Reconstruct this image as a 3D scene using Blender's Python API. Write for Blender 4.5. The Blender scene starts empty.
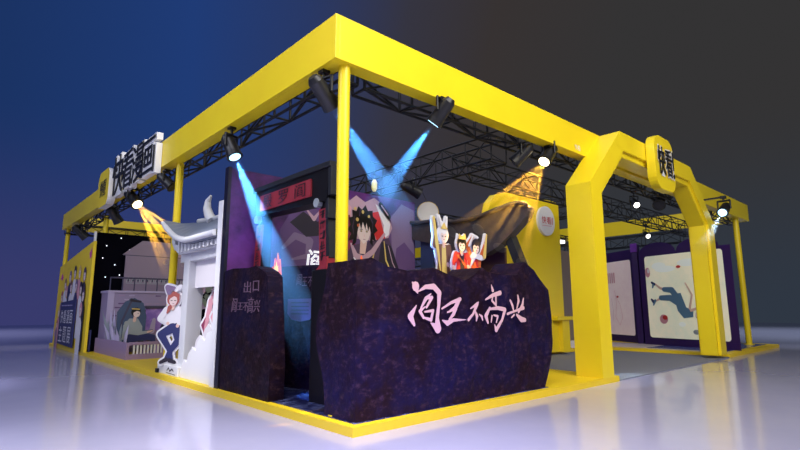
import bpy, bmesh, math, random
from mathutils import Vector, Matrix
random.seed(7)
SC = bpy.context.scene
COL = SC.collection
PI = math.pi

# ------------------------------------------------------------------ camera
yaw, pitch, roll, F = .834, .165, -.003, 506.56
f = Vector((math.cos(pitch)*math.cos(yaw), math.cos(pitch)*math.sin(yaw), math.sin(pitch)))
r = Vector((math.sin(yaw), -math.cos(yaw), 0)); u = r.cross(f)
r, u = r*math.cos(roll)+u*math.sin(roll), u*math.cos(roll)-r*math.sin(roll)
cam = bpy.data.cameras.new('camera'); cam.lens = F*36/800; cam.clip_end = 500
camo = bpy.data.objects.new('camera', cam); COL.objects.link(camo)
camo.matrix_world = Matrix(((r.x, u.x, -f.x, -4.336), (r.y, u.y, -f.y, -5.742), (r.z, u.z, -f.z, 1.7), (0, 0, 0, 1)))
SC.camera = camo

# ------------------------------------------------------------------ world: dusk glow, blue on one side, charcoal on the other
W = bpy.data.worlds.new('world'); SC.world = W; W.use_nodes = True
nt = W.node_tree; nt.nodes.clear()
def N(t, k, **kw):
    n = t.nodes.new(k)
    for a, b in kw.items(): setattr(n, a, b)
    return n
tc = N(nt, 'ShaderNodeTexCoord')
dot = N(nt, 'ShaderNodeVectorMath', operation='DOT_PRODUCT'); dot.inputs[1].default_value = (-r.x, -r.y, 0.18)
nt.links.new(tc.outputs['Generated'], dot.inputs[0])
ramp = N(nt, 'ShaderNodeValToRGB'); e = ramp.color_ramp.elements
e[0].position = .35; e[0].color = (.034, .033, .034, 1)
e[1].position = .92; e[1].color = (.008, .024, .085, 1)
for p_, c_ in ((.46, (.038, .032, .032)), (.54, (.036, .035, .052)), (.63, (.022, .040, .130)), (.72, (.014, .044, .180))):
    n_ = e.new(p_); n_.color = (*c_, 1)
mp = N(nt, 'ShaderNodeMapRange'); mp.inputs[1].default_value = -1; mp.inputs[2].default_value = 1
nt.links.new(dot.outputs['Value'], mp.inputs[0]); nt.links.new(mp.outputs[0], ramp.inputs[0])
sep = N(nt, 'ShaderNodeSeparateXYZ'); nt.links.new(tc.outputs['Generated'], sep.inputs[0])
low = N(nt, 'ShaderNodeValToRGB'); e = low.color_ramp.elements
e[0].position = .36; e[0].color = (.028, .038, .056, 1)
e[1].position = .66; e[1].color = (.040, .043, .150, 1)
nt.links.new(mp.outputs[0], low.inputs[0])
mz = N(nt, 'ShaderNodeMapRange', interpolation_type='SMOOTHSTEP'); mz.inputs[1].default_value = -.02; mz.inputs[2].default_value = .34
nt.links.new(sep.outputs['Z'], mz.inputs[0])
mix = N(nt, 'ShaderNodeMix', data_type='RGBA')
nt.links.new(mz.outputs[0], mix.inputs['Factor']); nt.links.new(low.outputs[0], mix.inputs[6]); nt.links.new(ramp.outputs[0], mix.inputs[7])
bg = N(nt, 'ShaderNodeBackground'); bg.inputs[1].default_value = 1.0
out = N(nt, 'ShaderNodeOutputWorld')
nt.links.new(mix.outputs[2], bg.inputs[0]); nt.links.new(bg.outputs[0], out.inputs[0])

SC.view_settings.view_transform = 'Standard'; SC.view_settings.look = 'None'
SC.view_settings.gamma = 1; SC.view_settings.exposure = 0
SC.view_settings.use_curve_mapping = False
SC.cycles.use_denoising = True
SC.cycles.max_bounces = 6; SC.cycles.volume_bounces = 0
SC.cycles.volume_step_rate = 1; SC.cycles.sample_clamp_indirect = 4; SC.cycles.transparent_max_bounces = 64

def area(loc, aim, size, power, col, sy=None):
    l = bpy.data.lights.new('area_light', 'AREA'); l.energy = power; l.color = col; l.size = size
    if sy: l.shape = 'RECTANGLE'; l.size_y = sy
    o = bpy.data.objects.new('area_light', l); COL.objects.link(o); o.location = loc
    o.rotation_euler = (Vector(aim)-Vector(loc)).to_track_quat('-Z', 'Y').to_euler()
    return o
def spot(loc, aim, deg, power, col, blend=.4, rad=.05, parent=None):
    l = bpy.data.lights.new('spot_light', 'SPOT'); l.energy = power; l.color = col
    l.spot_size = math.radians(deg); l.spot_blend = blend; l.shadow_soft_size = rad
    o = bpy.data.objects.new('spot_light', l); COL.objects.link(o); o.location = loc
    o.rotation_euler = (Vector(aim)-Vector(loc)).to_track_quat('-Z', 'Y').to_euler()
    return o
# unseen area lights and spots added around the viewer to light the booth
area((1.5, -13, 13), (6, 1, 4), 10, 2900, (1, .95, .80))           # warm light on the long right face
area((-16, 6, 13), (0, 8, 4), 10, 1500, (.84, .88, 1))          # cool light on the left face
area((-5, -5, 15), (-3, -2, 0), 10, 2000, (.92, .90, 1))
spot((-3.2, -2, 19), (-3.2, -2, 0), 44, 17000, (.93, .91, 1), 1, 1.0)   # added spot brightening the open floor from straight above
spot((8, -8, 19), (8, -8, 0), 34, 1500, (.8, .86, 1), 1, 1.0)          # over the open floor in front
area((13, 12, 17), (13, 12, 0), 16, 220, (.85, .9, 1))           # high over the booth
spot((-6.5, -6.5, 1.0), (2.0, .2, .25), 30, 8500, (.08, .07, 1), 1, .4)  # unseen low spot added to wash the rock foot blue

for x_, y_, p_, c_ in ((-1.2, 24, 2600, (1, .95, .8)), (-6, 18, 13000, (.72, .73, 1)), (-5, 10, 14000, (.74, .73, 1)), (-6, 3.5, 12000, (.80, .77, 1)), (24.5, -1.2, 3200, (.9, .95, 1)), (12, -5.5, 2200, (.45, .60, 1)), (8.5, -1.4, 900, (1, .98, .85))):
    spot((x_, y_, 16), (x_, y_, 0), 20, p_, c_, .9, .6)          # unseen overhead spots added to lay light pools on the floor

spot((-7, 4.5, 9), (.3, 6.2, 1.6), 22, 4000, (1, .96, 1), .8, .4)   # unseen spot added to brighten the white gateway
for x_, y_, c_ in ((-18, 30, (.75, .78, 1)), (-6, 44, (.75, .78, 1)), (40, 2, (.8, .9, 1)), (34, -16, (.6, .8, 1))):
    spot((x_, y_, 26), (x_, y_, 0), 70, 26000, c_, 1, 1.5)   # high unseen spots added to lift the far floor

# ------------------------------------------------------------------ materials
def mat(name, col, rough=.5, metal=0, emit=0, ecol=None, spec=.5, coat=0, noise=None, bump=None):
    m = bpy.data.materials.new(name); m.use_nodes = True
    t = m.node_tree; b = t.nodes['Principled BSDF']
    b.inputs['Base Color'].default_value = (*col, 1); b.inputs['Roughness'].default_value = rough
    b.inputs['Metallic'].default_value = metal; b.inputs['Specular IOR Level'].default_value = spec
    b.inputs['Coat Weight'].default_value = coat
    if emit:
        b.inputs['Emission Color'].default_value = (*(ecol or col), 1); b.inputs['Emission Strength'].default_value = emit
    if noise or bump:
        g = N(t, 'ShaderNodeNewGeometry')
        if noise:                       # (scale, second colour, contrast lo, hi, stretch)
            s, c2, lo, hi, st = noise
            mpg = N(t, 'ShaderNodeMapping'); mpg.inputs['Scale'].default_value = st
            t.links.new(g.outputs['Position'], mpg.inputs[0])
            nz = N(t, 'ShaderNodeTexNoise'); nz.inputs['Scale'].default_value = s; nz.inputs['Detail'].default_value = 6; nz.inputs['Roughness'].default_value = .65
            t.links.new(mpg.outputs[0], nz.inputs['Vector'])
            rp = N(t, 'ShaderNodeValToRGB'); rp.color_ramp.elements[0].position = lo; rp.color_ramp.elements[1].position = hi
            rp.color_ramp.elements[0].color = (*col, 1); rp.color_ramp.elements[1].color = (*c2, 1)
            t.links.new(nz.outputs[0], rp.inputs[0]); t.links.new(rp.outputs[0], b.inputs['Base Color'])
        if bump:
            nb = N(t, 'ShaderNodeTexNoise'); nb.inputs['Scale'].default_value = bump[0]; nb.inputs['Detail'].default_value = 5
            t.links.new(g.outputs['Position'], nb.inputs['Vector'])
            bm_ = N(t, 'ShaderNodeBump'); bm_.inputs['Strength'].default_value = bump[1]; bm_.inputs['Distance'].default_value = .05
            t.links.new(nb.outputs[0], bm_.inputs['Height']); t.links.new(bm_.outputs[0], b.inputs['Normal'])
    return m
M = {}
M['yellow'] = mat('yellow_paint', (.90, .70, .014), .36, noise=(.5, (.86, .63, .012), .35, .75, (1, 1, 1)))
M['yellow_floor'] = mat('yellow_floor_paint', (.85, .60, .012), .45)
M['yellow_print'] = mat('yellow_print', (.85, .62, .02), .6)
M['black'] = mat('black_metal', (.010, .010, .012), .4)
M['truss'] = mat('truss_metal', (.010, .011, .014), .5, spec=.3)
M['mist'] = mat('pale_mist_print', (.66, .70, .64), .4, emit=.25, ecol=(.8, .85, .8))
M['white'] = mat('white_lacquer', (.82, .82, .84), .4)
M['offwhite'] = mat('off_white_board', (.74, .71, .74), .6)
M['ink'] = mat('black_lettering', (.006, .006, .008), .4)
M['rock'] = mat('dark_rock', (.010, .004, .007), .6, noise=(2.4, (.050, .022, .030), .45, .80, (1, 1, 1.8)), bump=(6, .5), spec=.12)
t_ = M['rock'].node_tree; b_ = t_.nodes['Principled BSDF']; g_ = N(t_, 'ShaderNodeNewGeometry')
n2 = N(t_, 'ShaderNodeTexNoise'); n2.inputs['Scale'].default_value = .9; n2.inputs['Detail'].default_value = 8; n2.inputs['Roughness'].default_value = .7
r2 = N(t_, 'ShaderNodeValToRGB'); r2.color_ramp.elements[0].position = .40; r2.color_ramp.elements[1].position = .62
r2.color_ramp.elements[0].color = (.012, .0035, .006, 1); r2.color_ramp.elements[1].color = (.008, .005, .026, 1)  # indigo patches put the wall's blue light into its colour
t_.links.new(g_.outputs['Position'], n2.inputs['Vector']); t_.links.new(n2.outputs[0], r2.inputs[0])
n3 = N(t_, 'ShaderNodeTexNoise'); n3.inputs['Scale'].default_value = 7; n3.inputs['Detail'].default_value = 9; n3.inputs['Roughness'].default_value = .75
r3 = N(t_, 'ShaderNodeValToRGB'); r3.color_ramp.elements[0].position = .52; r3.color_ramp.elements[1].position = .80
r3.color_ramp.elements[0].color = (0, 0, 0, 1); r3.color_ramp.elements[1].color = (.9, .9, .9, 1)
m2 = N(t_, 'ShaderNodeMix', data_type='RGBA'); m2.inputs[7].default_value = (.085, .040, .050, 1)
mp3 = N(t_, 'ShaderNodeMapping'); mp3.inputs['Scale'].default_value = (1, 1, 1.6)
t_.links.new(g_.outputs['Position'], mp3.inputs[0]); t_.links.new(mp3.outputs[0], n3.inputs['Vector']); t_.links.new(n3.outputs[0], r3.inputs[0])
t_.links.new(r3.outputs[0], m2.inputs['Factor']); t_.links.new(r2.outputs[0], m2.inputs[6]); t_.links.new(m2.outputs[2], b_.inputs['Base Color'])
M['rock_floor'] = mat('dark_water_floor', (.010, .012, .05), .18, noise=(3, (.22, .26, .5), .48, .8, (1, 2.5, 1)))
M['plinth'] = mat('dark_plinth', (.008, .008, .03), .35)
M['purple'] = mat('deep_purple_print', (.035, .008, .075), .5, noise=(.55, (.24, .045, .34), .40, .72, (1, 1, 1)))
M['navy_edge'] = mat('black_purple_edge', (.006, .004, .016), .4)
M['purple_board'] = mat('purple_board', (.028, .006, .095), .4)
M['purple_light'] = mat('violet_board', (.14, .02, .32), .4)
M['letter_pink'] = mat('pale_brush_lettering', (.66, .40, .33), .6, emit=.03, ecol=(1, .75, .75))
M['letter_white'] = mat('lit_white_lettering', (.85, .85, .9), .5, emit=.6, ecol=(.9, .92, 1))
M['letter_dim'] = mat('dim_brush_lettering', (.15, .085, .13), .6)
M['gate_black'] = mat('gate_black_wood', (.006, .005, .007), .5, spec=.2)
M['gate_grey'] = mat('gate_grey_edge', (.018, .019, .024), .5, spec=.25)
M['gate_red'] = mat('gate_red_board', (.30, .022, .035), .5)
M['red'] = mat('red_print', (.62, .03, .03), .5)
M['flame_r'] = mat('flame_red_orange', (.85, .12, .02), .5, emit=.5)
M['flame_y'] = mat('flame_yellow', (1, .62, .03), .5, emit=.7)
M['pav'] = mat('dark_roof_felt', (.045, .034, .035), .7, noise=(6, (.07, .052, .05), .4, .7, (1, 1, 1)))
M['pav_blue'] = mat('dark_blue_board', (.022, .04, .095), .6)
M['brownp'] = mat('brown_red_board', (.085, .028, .02), .6)
M['cloudw'] = mat('white_roof_plaster', (.66, .67, .70), .5)
M['slate'] = mat('blue_grey_roof', (.17, .20, .27), .5)
M['lilac'] = mat('lilac_brick_print', (.30, .24, .40), .6)
M['lilac_l'] = mat('pale_lilac_board', (.42, .36, .56), .6)
M['frond'] = mat('pale_lilac_leaf', (.62, .56, .76), .6)
M['planter'] = mat('mauve_planter_wood', (.34, .24, .40), .6)
M['dusk'] = mat('dusk_blue_rail', (.05, .045, .10), .5)
M['mauve'] = mat('mauve_house_board', (.26, .20, .28), .6)
M['teal'] = mat('dark_teal_print', (.05, .085, .17), .6)
M['leaf'] = mat('grey_green_leaf', (.16, .20, .17), .6)
M['violet'] = mat('violet_print', (.22, .12, .50), .6, noise=(4, (.42, .26, .68), .4, .7, (1, 1, 1)))
M['night'] = mat('black_star_board', (.001, .001, .004), .8, spec=.05)
M['star'] = mat('star_lamp', (.8, .85, 1), .5, emit=2.0)
M['skin'] = mat('skin_print', (.75, .50, .42), .6)
M['skin2'] = mat('pale_skin_print', (.80, .64, .60), .6)
M['p_navy'] = mat('navy_print', (.022, .028, .13), .6)
M['p_white'] = mat('white_print', (.80, .78, .82), .6)
M['p_dark'] = mat('dark_print', (.020, .014, .030), .6)
M['p_hair'] = mat('reddish_brown_print', (.42, .10, .08), .6)
M['p_brown'] = mat('brown_print', (.20, .09, .06), .6)
M['p_green'] = mat('sage_print', (.32, .36, .38), .6)
M['p_wine'] = mat('wine_print', (.25, .02, .08), .6)
M['p_orange'] = mat('orange_red_print', (.62, .13, .03), .6)
M['p_gold'] = mat('gold_print', (.70, .50, .14), .6)
M['p_pink'] = mat('pink_print', (.72, .34, .40), .6)
M['p_mag'] = mat('magenta_print', (.60, .06, .32), .6)
M['p_rose'] = mat('rose_mist_print', (.52, .33, .40), .6)
M['p_violet'] = mat('soft_violet_print', (.12, .06, .18), .6)
M['p_plum'] = mat('plum_print', (.075, .040, .085), .6)
M['p_grey'] = mat('grey_violet_print', (.22, .15, .27), .6)
M['p_denim'] = mat('denim_print', (.10, .22, .36), .6)
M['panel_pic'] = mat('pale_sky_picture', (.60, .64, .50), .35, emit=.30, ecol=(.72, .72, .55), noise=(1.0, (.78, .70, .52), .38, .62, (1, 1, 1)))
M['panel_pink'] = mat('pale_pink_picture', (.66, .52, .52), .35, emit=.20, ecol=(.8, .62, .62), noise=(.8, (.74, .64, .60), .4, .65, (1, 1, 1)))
M['carpet'] = mat('grey_carpet', (.17, .18, .24), .75, noise=(40, (.22, .23, .29), .4, .6, (1, 1, 1)))
M['blue_floor'] = mat('glossy_blue_floor', (.10, .13, .38), .2)
M['pale_floor'] = mat('pale_floor_patch', (.62, .52, .52), .5)
M['beige'] = mat('beige_wall', (.24, .19, .18), .6)
M['lens_b'] = mat('blue_white_lens', (.5, .7, 1), .3, emit=2.6, ecol=(.42, .75, 1))
M['lens_w'] = mat('white_lens', (1, 1, 1), .3, emit=5, ecol=(1, .97, .9))
M['lens_o'] = mat('warm_lens', (1, .95, .8), .3, emit=6, ecol=(1, .85, .55))
M['lens_off'] = mat('dark_lens', (.03, .03, .04), .15)
M['lamp_panel'] = mat('white_light_panel', (1, 1, 1), .5, emit=1.6)
M['moon'] = mat('pale_moon_disc', (.72, .68, .62), .6, emit=.08)

# ------------------------------------------------------------------ mesh builder
_gly = {}
def glyph(ch, wt=0):
    if (ch, wt) in _gly: return _gly[(ch, wt)]
    c = bpy.data.curves.new('g', 'FONT'); c.body = ch; c.resolution_u = 3; c.offset = wt
    o = bpy.data.objects.new('g', c); COL.objects.link(o)
    bpy.context.view_layer.update()
    m = bpy.data.meshes.new_from_object(o.evaluated_get(bpy.context.evaluated_depsgraph_get()))
    vs = [tuple(v.co) for v in m.vertices]; fs = [tuple(p.vertices) for p in m.polygons]
    bpy.data.objects.remove(o); bpy.data.curves.remove(c); bpy.data.meshes.remove(m)
    x0 = min(v[0] for v in vs)+wt; x1 = max(v[0] for v in vs)-wt; y0 = min(v[1] for v in vs)+wt; y1 = max(v[1] for v in vs)-wt
    vs = [((v[0]-x0)/max(x1-x0, 1e-6), (v[1]-y0)/max(y1-y0, 1e-6)) for v in vs]
    _gly[(ch, wt)] = (vs, fs); return _gly[(ch, wt)]
class MB:
    def __init__(s): s.v = []; s.f = []; s.m = []; s.mats = []; s.sm = []
    def mi(s, m):
        m = M[m] if isinstance(m, str) else m
        if m not in s.mats: s.mats.append(m)
        return s.mats.index(m)
    def add(s, vs, fs, m, smooth=False):
        b = len(s.v); s.v += [tuple(x) for x in vs]; k = s.mi(m)
        for q in fs: s.f.append(tuple(b+i for i in q)); s.m.append(k); s.sm.append(smooth)
        return s
    def box(s, a, b, m, bev=0):
        if bev:
            bm = bmesh.new(); bmesh.ops.create_cube(bm, size=1)
            for v in bm.verts: v.co = Vector([a[i]+(v.co[i]+.5)*(b[i]-a[i]) for i in range(3)])
            bmesh.ops.bevel(bm, geom=bm.edges[:], offset=bev, segments=2, affect='EDGES', profile=.6)
            bm.verts.index_update()
            s.add([v.co[:] for v in bm.verts], [[v.index for v in q.verts] for q in bm.faces], m); bm.free(); return s
        x0, y0, z0 = a; x1, y1, z1 = b
        return s.add([(x0,y0,z0),(x1,y0,z0),(x1,y1,z0),(x0,y1,z0),(x0,y0,z1),(x1,y0,z1),(x1,y1,z1),(x0,y1,z1)],
                     [(0,3,2,1),(4,5,6,7),(0,1,5,4),(1,2,6,5),(2,3,7,6),(3,0,4,7)], m)
    def prism(s, pts, d, m, front=None):
        """polygon of 3D points pushed along vector d"""
        n = len(pts); d = Vector(d); P = [Vector(p) for p in pts]
        vs = P+[p+d for p in P]
        s.add(vs, [tuple(range(n))], front or m)
        s.add(vs, [tuple(range(2*n-1, n-1, -1))]+[(i, i+n, (i+1) % n+n, (i+1) % n) for i in range(n)], m)
        return s
    def tube(s, a, b, ra, m, rb=None, seg=10, smooth=True):
        a = Vector(a); b = Vector(b); rb = ra if rb is None else rb
        d = (b-a).normalized(); x = d.orthogonal().normalized(); y = d.cross(x)
        vs = [c+(x*math.cos(2*PI*i/seg)+y*math.sin(2*PI*i/seg))*rr for c, rr in ((a, ra), (b, rb)) for i in range(seg)]
        s.add(vs, [(i, (i+1) % seg, (i+1) % seg+seg, i+seg) for i in range(seg)], m, smooth)
        return s.add(vs, [tuple(range(seg-1, -1, -1)), tuple(range(seg, 2*seg))], m)
    def bar(s, a, b, w, m): return s.tube(a, b, w*.7071, m, seg=4, smooth=False)
    def path(s, pts, rad, m, seg=8):
        for i in range(len(pts)-1):
            ra = rad[i] if isinstance(rad, (list, tuple)) else rad; rb = rad[i+1] if isinstance(rad, (list, tuple)) else rad
            s.tube(pts[i], pts[i+1], ra, m, rb, seg)
        return s
    def ball(s, c, rx, ry, rz, m, n=10):
        vs = []; fs = []
        for i in range(n+1):
            t = PI*i/n
            for j in range(2*n):
                p = PI*j/n; vs.append((c[0]+rx*math.sin(t)*math.cos(p), c[1]+ry*math.sin(t)*math.sin(p), c[2]+rz*math.cos(t)))
        for i in range(n):
            for j in range(2*n): fs.append((i*2*n+j, (i+1)*2*n+j, (i+1)*2*n+(j+1) % (2*n), i*2*n+(j+1) % (2*n)))
        return s.add(vs, fs, m, True)
    def char(s, ch, fr, u0, v0, u1, v1, m, k=.0, dep=0, shear=0, rot=0, wt=0):
        """one written character filling u0..u1, v0..v1 of the frame fr=(O,U,V,N)"""
        vs, fs = glyph(ch, wt); O, U, V, Nn = [Vector(q) for q in fr]
        cu, cv = (u0+u1)/2, (v0+v1)/2; out = []
        for a, b in vs:
            x = u0+a*(u1-u0)+shear*(b-.5)*(v1-v0)-cu; y = v0+b*(v1-v0)-cv
            x, y = x*math.cos(rot)-y*math.sin(rot), x*math.sin(rot)+y*math.cos(rot)
            out.append(O+U*(cu+x)+V*(cv+y)+Nn*k)
        if not dep: return s.add(out, fs, m)
        n = len(out); back = [p-Nn*dep for p in out]
        s.add(out+back, list(fs)+[tuple(i+n for i in reversed(q)) for q in fs], m)
        cnt = {}
        for q in fs:
            for i in range(len(q)):
                e_ = (q[i], q[(i+1) % len(q)]); cnt[e_] = 1
        side = [(a, a+n, b+n, b) for a, b in cnt if (b, a) not in cnt]
        return s.add(out+back, side, m)
    def art(s, fr, items, k=.006, dk=.003, su=1, sv=1, u0=0, v0=0):
        """flat printed picture: strokes, polygons and ellipses laid over one another"""
        O, U, V, Nn = [Vector(q) for q in fr]
        def P(a, b, kk): return O+U*(u0+a*su)+V*(v0+b*sv)+Nn*kk
        for it in items:
            for q_, poly in enumerate(shapes(it)): s.add([P(a, b, k+q_*dk*.2) for a, b in poly], [tuple(range(len(poly)))], it[-1])
            k += dk
        return s
    def build(s, name, parent=None, kind=None, label=None, local=False):
        me = bpy.data.meshes.new(name); off = Vector((0, 0, 0))
        if parent is not None and not local:
            p = parent
            while p is not None: off += p.location; p = p.parent
        me.from_pydata([tuple(Vector(v)-off) for v in s.v], [], s.f)
        for m in s.mats: me.materials.append(m)
        me.polygons.foreach_set('material_index', s.m); me.polygons.foreach_set('use_smooth', s.sm)
        me.update()
        o = bpy.data.objects.new(name, me); COL.objects.link(o); o.parent = parent
        if kind: o['kind'] = kind
        if label: o['label'] = label
        return o
def shapes(it):
    if it[0] == 'p': return [it[1]]
    if it[0] == 'e':
        _, cx, cy, rx, ry = it[:5]; return [[(cx+rx*math.cos(2*PI*i/18), cy+ry*math.sin(2*PI*i/18)) for i in range(18)]]
    if it[0] == 's':                # one tapered stroke, outlined as a single ribbon with round ends
        pts = it[1]; w = it[2]; ws = w if isinstance(w, (list, tuple)) else [w]*len(pts); res = []
        for i in range(len(pts)-1):
            (x0, y0), (x1, y1) = pts[i], pts[i+1]; a = math.atan2(y1-y0, x1-x0)
            L = [(x0+ws[i]/2*math.cos(a+PI/2+PI*j/5), y0+ws[i]/2*math.sin(a+PI/2+PI*j/5)) for j in range(6)]
            L += [(x1+ws[i+1]/2*math.cos(a-PI/2+PI*j/5), y1+ws[i+1]/2*math.sin(a-PI/2+PI*j/5)) for j in range(6)]
            res.append(L)
        return res
def empty(name, loc, label=None, cat=None, group=None):
    o = bpy.data.objects.new(name, None); COL.objects.link(o); o.location = loc; o.empty_display_size = .2
    tag(o, label, cat, group); return o
def tag(o, label=None, cat=None, group=None, kind=None):
    for a, b in (('label', label), ('category', cat), ('group', group), ('kind', kind)):
        if b: o[a] = b
    return o
def copy_tree(o, parent=None):
    c = o.copy(); COL.objects.link(c); c.parent = parent
    for ch in o.children: copy_tree(ch, c)
    return c
def frame(O, U, Nn): return (Vector(O), Vector(U), Vector((0, 0, 1)), Vector(Nn))

# ------------------------------------------------------------------ floor and platform (structure)
mf = mat('glossy_hall_floor', (.37, .36, .54), .18, spec=.75, coat=.3, noise=(.25, (.44, .43, .59), .3, .7, (1, 1, 1)))
b = MB(); n = 96
b.add([(4+66*math.cos(2*PI*i/n), 3+66*math.sin(2*PI*i/n), 0) for i in range(n)], [tuple(range(n))], mf)
b.build('floor', kind='structure')
Z = .13
def slab(name, pts, z0, z1, m):
    MB().prism([(x, y, z0) for x, y in reversed(pts)], (0, 0, z1-z0), m).build(name, kind='structure')
slab('floor_platform', [(0, 0), (7.9, 0), (7.9, 4.9), (16.4, 4.9), (16.4, .0), (23.4, 0), (23.4, 24.6), (0, 24.6)], 0, Z, 'yellow_floor')
slab('floor_carpet', [(7.9, .02), (16.4, .02), (16.4, 4.9), (7.9, 4.9)], 0, .03, 'carpet')
slab('floor_rock_corner', [(.14, .14), (5.05, .14), (5.05, 4.5), (.14, 4.5)], Z, Z+.012, 'rock_floor')
slab('floor_blue_corner', [(17.2, .35), (22.9, .35), (22.9, 3.2), (17.2, 3.2)], Z, Z+.01, 'blue_floor')
slab('floor_pale_patch', [(16.9, .9), (18.3, 1.3), (19.6, 4.2), (19.6, 7.5), (17.2, 7.5)], Z, Z+.009, 'pale_floor')

# ------------------------------------------------------------------ yellow header beams
def header(loc, label, boxes, name='header_beam'):
    root = empty(name, loc, label, 'beam', 'yellow header beams')
    for nm, a, c in boxes: MB().box(a, c, 'yellow', .006).build(nm, root)
    return root
H0, H1 = 5.72, 6.5
header((0, .6, H0), 'long yellow header beam over the left side of the booth, carrying the white letters', [
    ('fascia', (.02, .60, H0), (.10, 24.5, H1)), ('soffit', (.10, .68, H0), (.34, 24.4, H0+.04))])
header((.1, .6, H0), 'long yellow header beam over the right side, running behind the yellow arch', [
    ('fascia', (.10, .60, H0), (23.55, .68, H1)), ('soffit', (.34, .68, H0), (23.4, .92, H0+.04))])
header((0, 24.5, H0), 'yellow header beam across the far left end of the booth', [('fascia', (.02, 24.5, H0), (23.5, 24.58, H1))])
header((23.5, 0, H0), 'yellow header beam across the far right end of the booth, seen through the arch', [('fascia', (23.47, .68, H0), (23.55, 24.5, H1))])

def pole(x, y, label, r_=.1):
    root = empty('support_pole', (x, y, Z), label, 'pole', 'round yellow poles')
    MB().tube((x, y, Z), (x, y, H0), r_, 'yellow', seg=20).build('shaft', root)
    MB().tube((x, y, Z), (x, y, Z+.03), r_*1.7, 'yellow', seg=20).build('base_plate', root)
pole(.33, .78, 'yellow pole at the near corner, rising behind the dark rock wall')
pole(.3, 8.45, 'yellow pole beside the white roofed gate')
pole(.72, 18.6, 'yellow pole rising behind the black starry wall')
pole(.24, 24.2, 'yellow pole at the far left end behind the group poster')
pole(22.2, .82, 'yellow pole at the far right corner of the platform', .12)

# ------------------------------------------------------------------ trusses
def truss(name_label, p, q, w, h, step, rc=.028, rl=.016):
    """box truss from p to q; p,q are centres of the bottom face"""
    p = Vector(p); q = Vector(q); d = (q-p); L = d.length; d.normalize(); sd = Vector((-d.y, d.x, 0))*w/2; up = Vector((0, 0, h))
    root = empty('lighting_truss', p, name_label, 'truss', 'black roof trusses')
    lines = [(-sd, 0), (sd, 0), (-sd, 1), (sd, 1)]
    for s_, k in lines: MB().tube(p+s_+up*k, q+s_+up*k, rc, 'truss', seg=6).build('chord', root)
    n_ = max(2, int(L/step)); lac = MB()
    for i in range(n_+1):
        a = p+d*(L*i/n_)
        for (s1, k1), (s2, k2) in (((-sd, 0), (sd, 0)), ((-sd, 1), (sd, 1)), ((-sd, 0), (-sd, 1)), ((sd, 0), (sd, 1))):
            lac.tube(a+s1+up*k1, a+s2+up*k2, rl, 'truss', seg=4)
        if i < n_:
            c = p+d*(L*(i+1)/n_); t_ = i % 2
            lac.tube(a-sd+up*t_, c-sd+up*(1-t_), rl, 'truss', seg=4); lac.tube(a+sd+up*(1-t_), c+sd+up*t_, rl, 'truss', seg=4)
            lac.tube(a+(sd if t_ else -sd), c+(-sd if t_ else sd), rl, 'truss', seg=4)
    tag(lac.build('lacing', root), kind='stuff')
    return root
truss('black lattice truss hung inside the left header beam', (.58, .98, 5.60), (.58, 24.2, 5.60), .36, .5, 1.15, .032, .026)
truss('black lattice truss hung inside the right header beam', (.95, 1.2, 5.60), (23.2, 1.2, 5.60), .36, .5, 1.15, .032, .026)
truss('black lattice truss crossing the near roof from right side to back', (5.45, 1.45, 5.25), (5.45, 23.9, 5.25), .6, .6, .8)
truss('black lattice truss running lengthwise above the mural and yellow wall', (5.8, 3.0, 5.25), (23.2, 3.0, 5.25), .55, .55, .8)
truss('black lattice truss crossing the roof above the yellow wall', (13.95, 3.35, 5.3), (13.95, 8.9, 5.3), .5, .5, .9)
truss('black lattice truss along the far right end of the roof', (22.9, 3.35, 4.95), (22.9, 24, 4.95), .5, .55, .9)
truss('black lattice truss along the far left end of the roof', (.12, 24.22, 5.5), (23.4, 24.22, 5.5), .42, .5, .9)
truss('black lattice truss running lengthwise through the middle back of the roof', (5.8, 9.2, 5.25), (22.5, 9.2, 5.25), .5, .5, .9)

# ------------------------------------------------------------------ yellow arch
arch = empty('entrance_arch', (11.6, .45, 0), 'yellow chamfered entrance arch with a recessed rim on the right side', 'arch')
def archpoly(x0, x1, zt, ch, dz):
    return [(x0, Z), (x0, zt-dz), (x0+ch, zt), (x1-ch, zt), (x1, zt-dz), (x1, Z)]
def band(outer, inner, y0, y1, m, name, label=None):
    """leg + lintel band between two open outlines"""
    mb = MB(); n_ = len(outer)
    vs = [(x, y0, z) for x, z in outer]+[(x, y0, z) for x, z in inner]+[(x, y1, z) for x, z in outer]+[(x, y1, z) for x, z in inner]
    fs = []
    for i in range(n_-1):
        a, c, A, C = i, i+1, i+n_, i+1+n_; o = 2*n_
        fs += [(a, A, C, c), (a+o, c+o, C+o, A+o), (a, c, c+o, a+o), (A, A+o, C+o, C)]
    fs += [(0, 2*n_, 3*n_, n_), (n_-1, 2*n_-1, 4*n_-1, 3*n_-1)]
    mb.add(vs, fs, m); return mb.build(name, arch, label=label)
def inner(o_, t, dz=0):
    x0, x1 = o_[0][0], o_[-1][0]
    return [(x0+t, Z), (x0+t, o_[1][1]-dz), (o_[2][0]+t*.28, o_[2][1]-t*.95), (o_[3][0]-t*.28, o_[3][1]-t*.95), (x1-t, o_[4][1]-dz), (x1-t, Z)]
OA = archpoly(7.1, 16.1, 6.47, 1.85, 1.72)
IA = inner(OA, .55, .13); IB = inner(OA, .72, .17)
band(OA, IA, .0, .66, 'yellow', 'arch_frame')
band(IA, IB, .08, .58, 'yellow', 'inner_rim')
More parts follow.
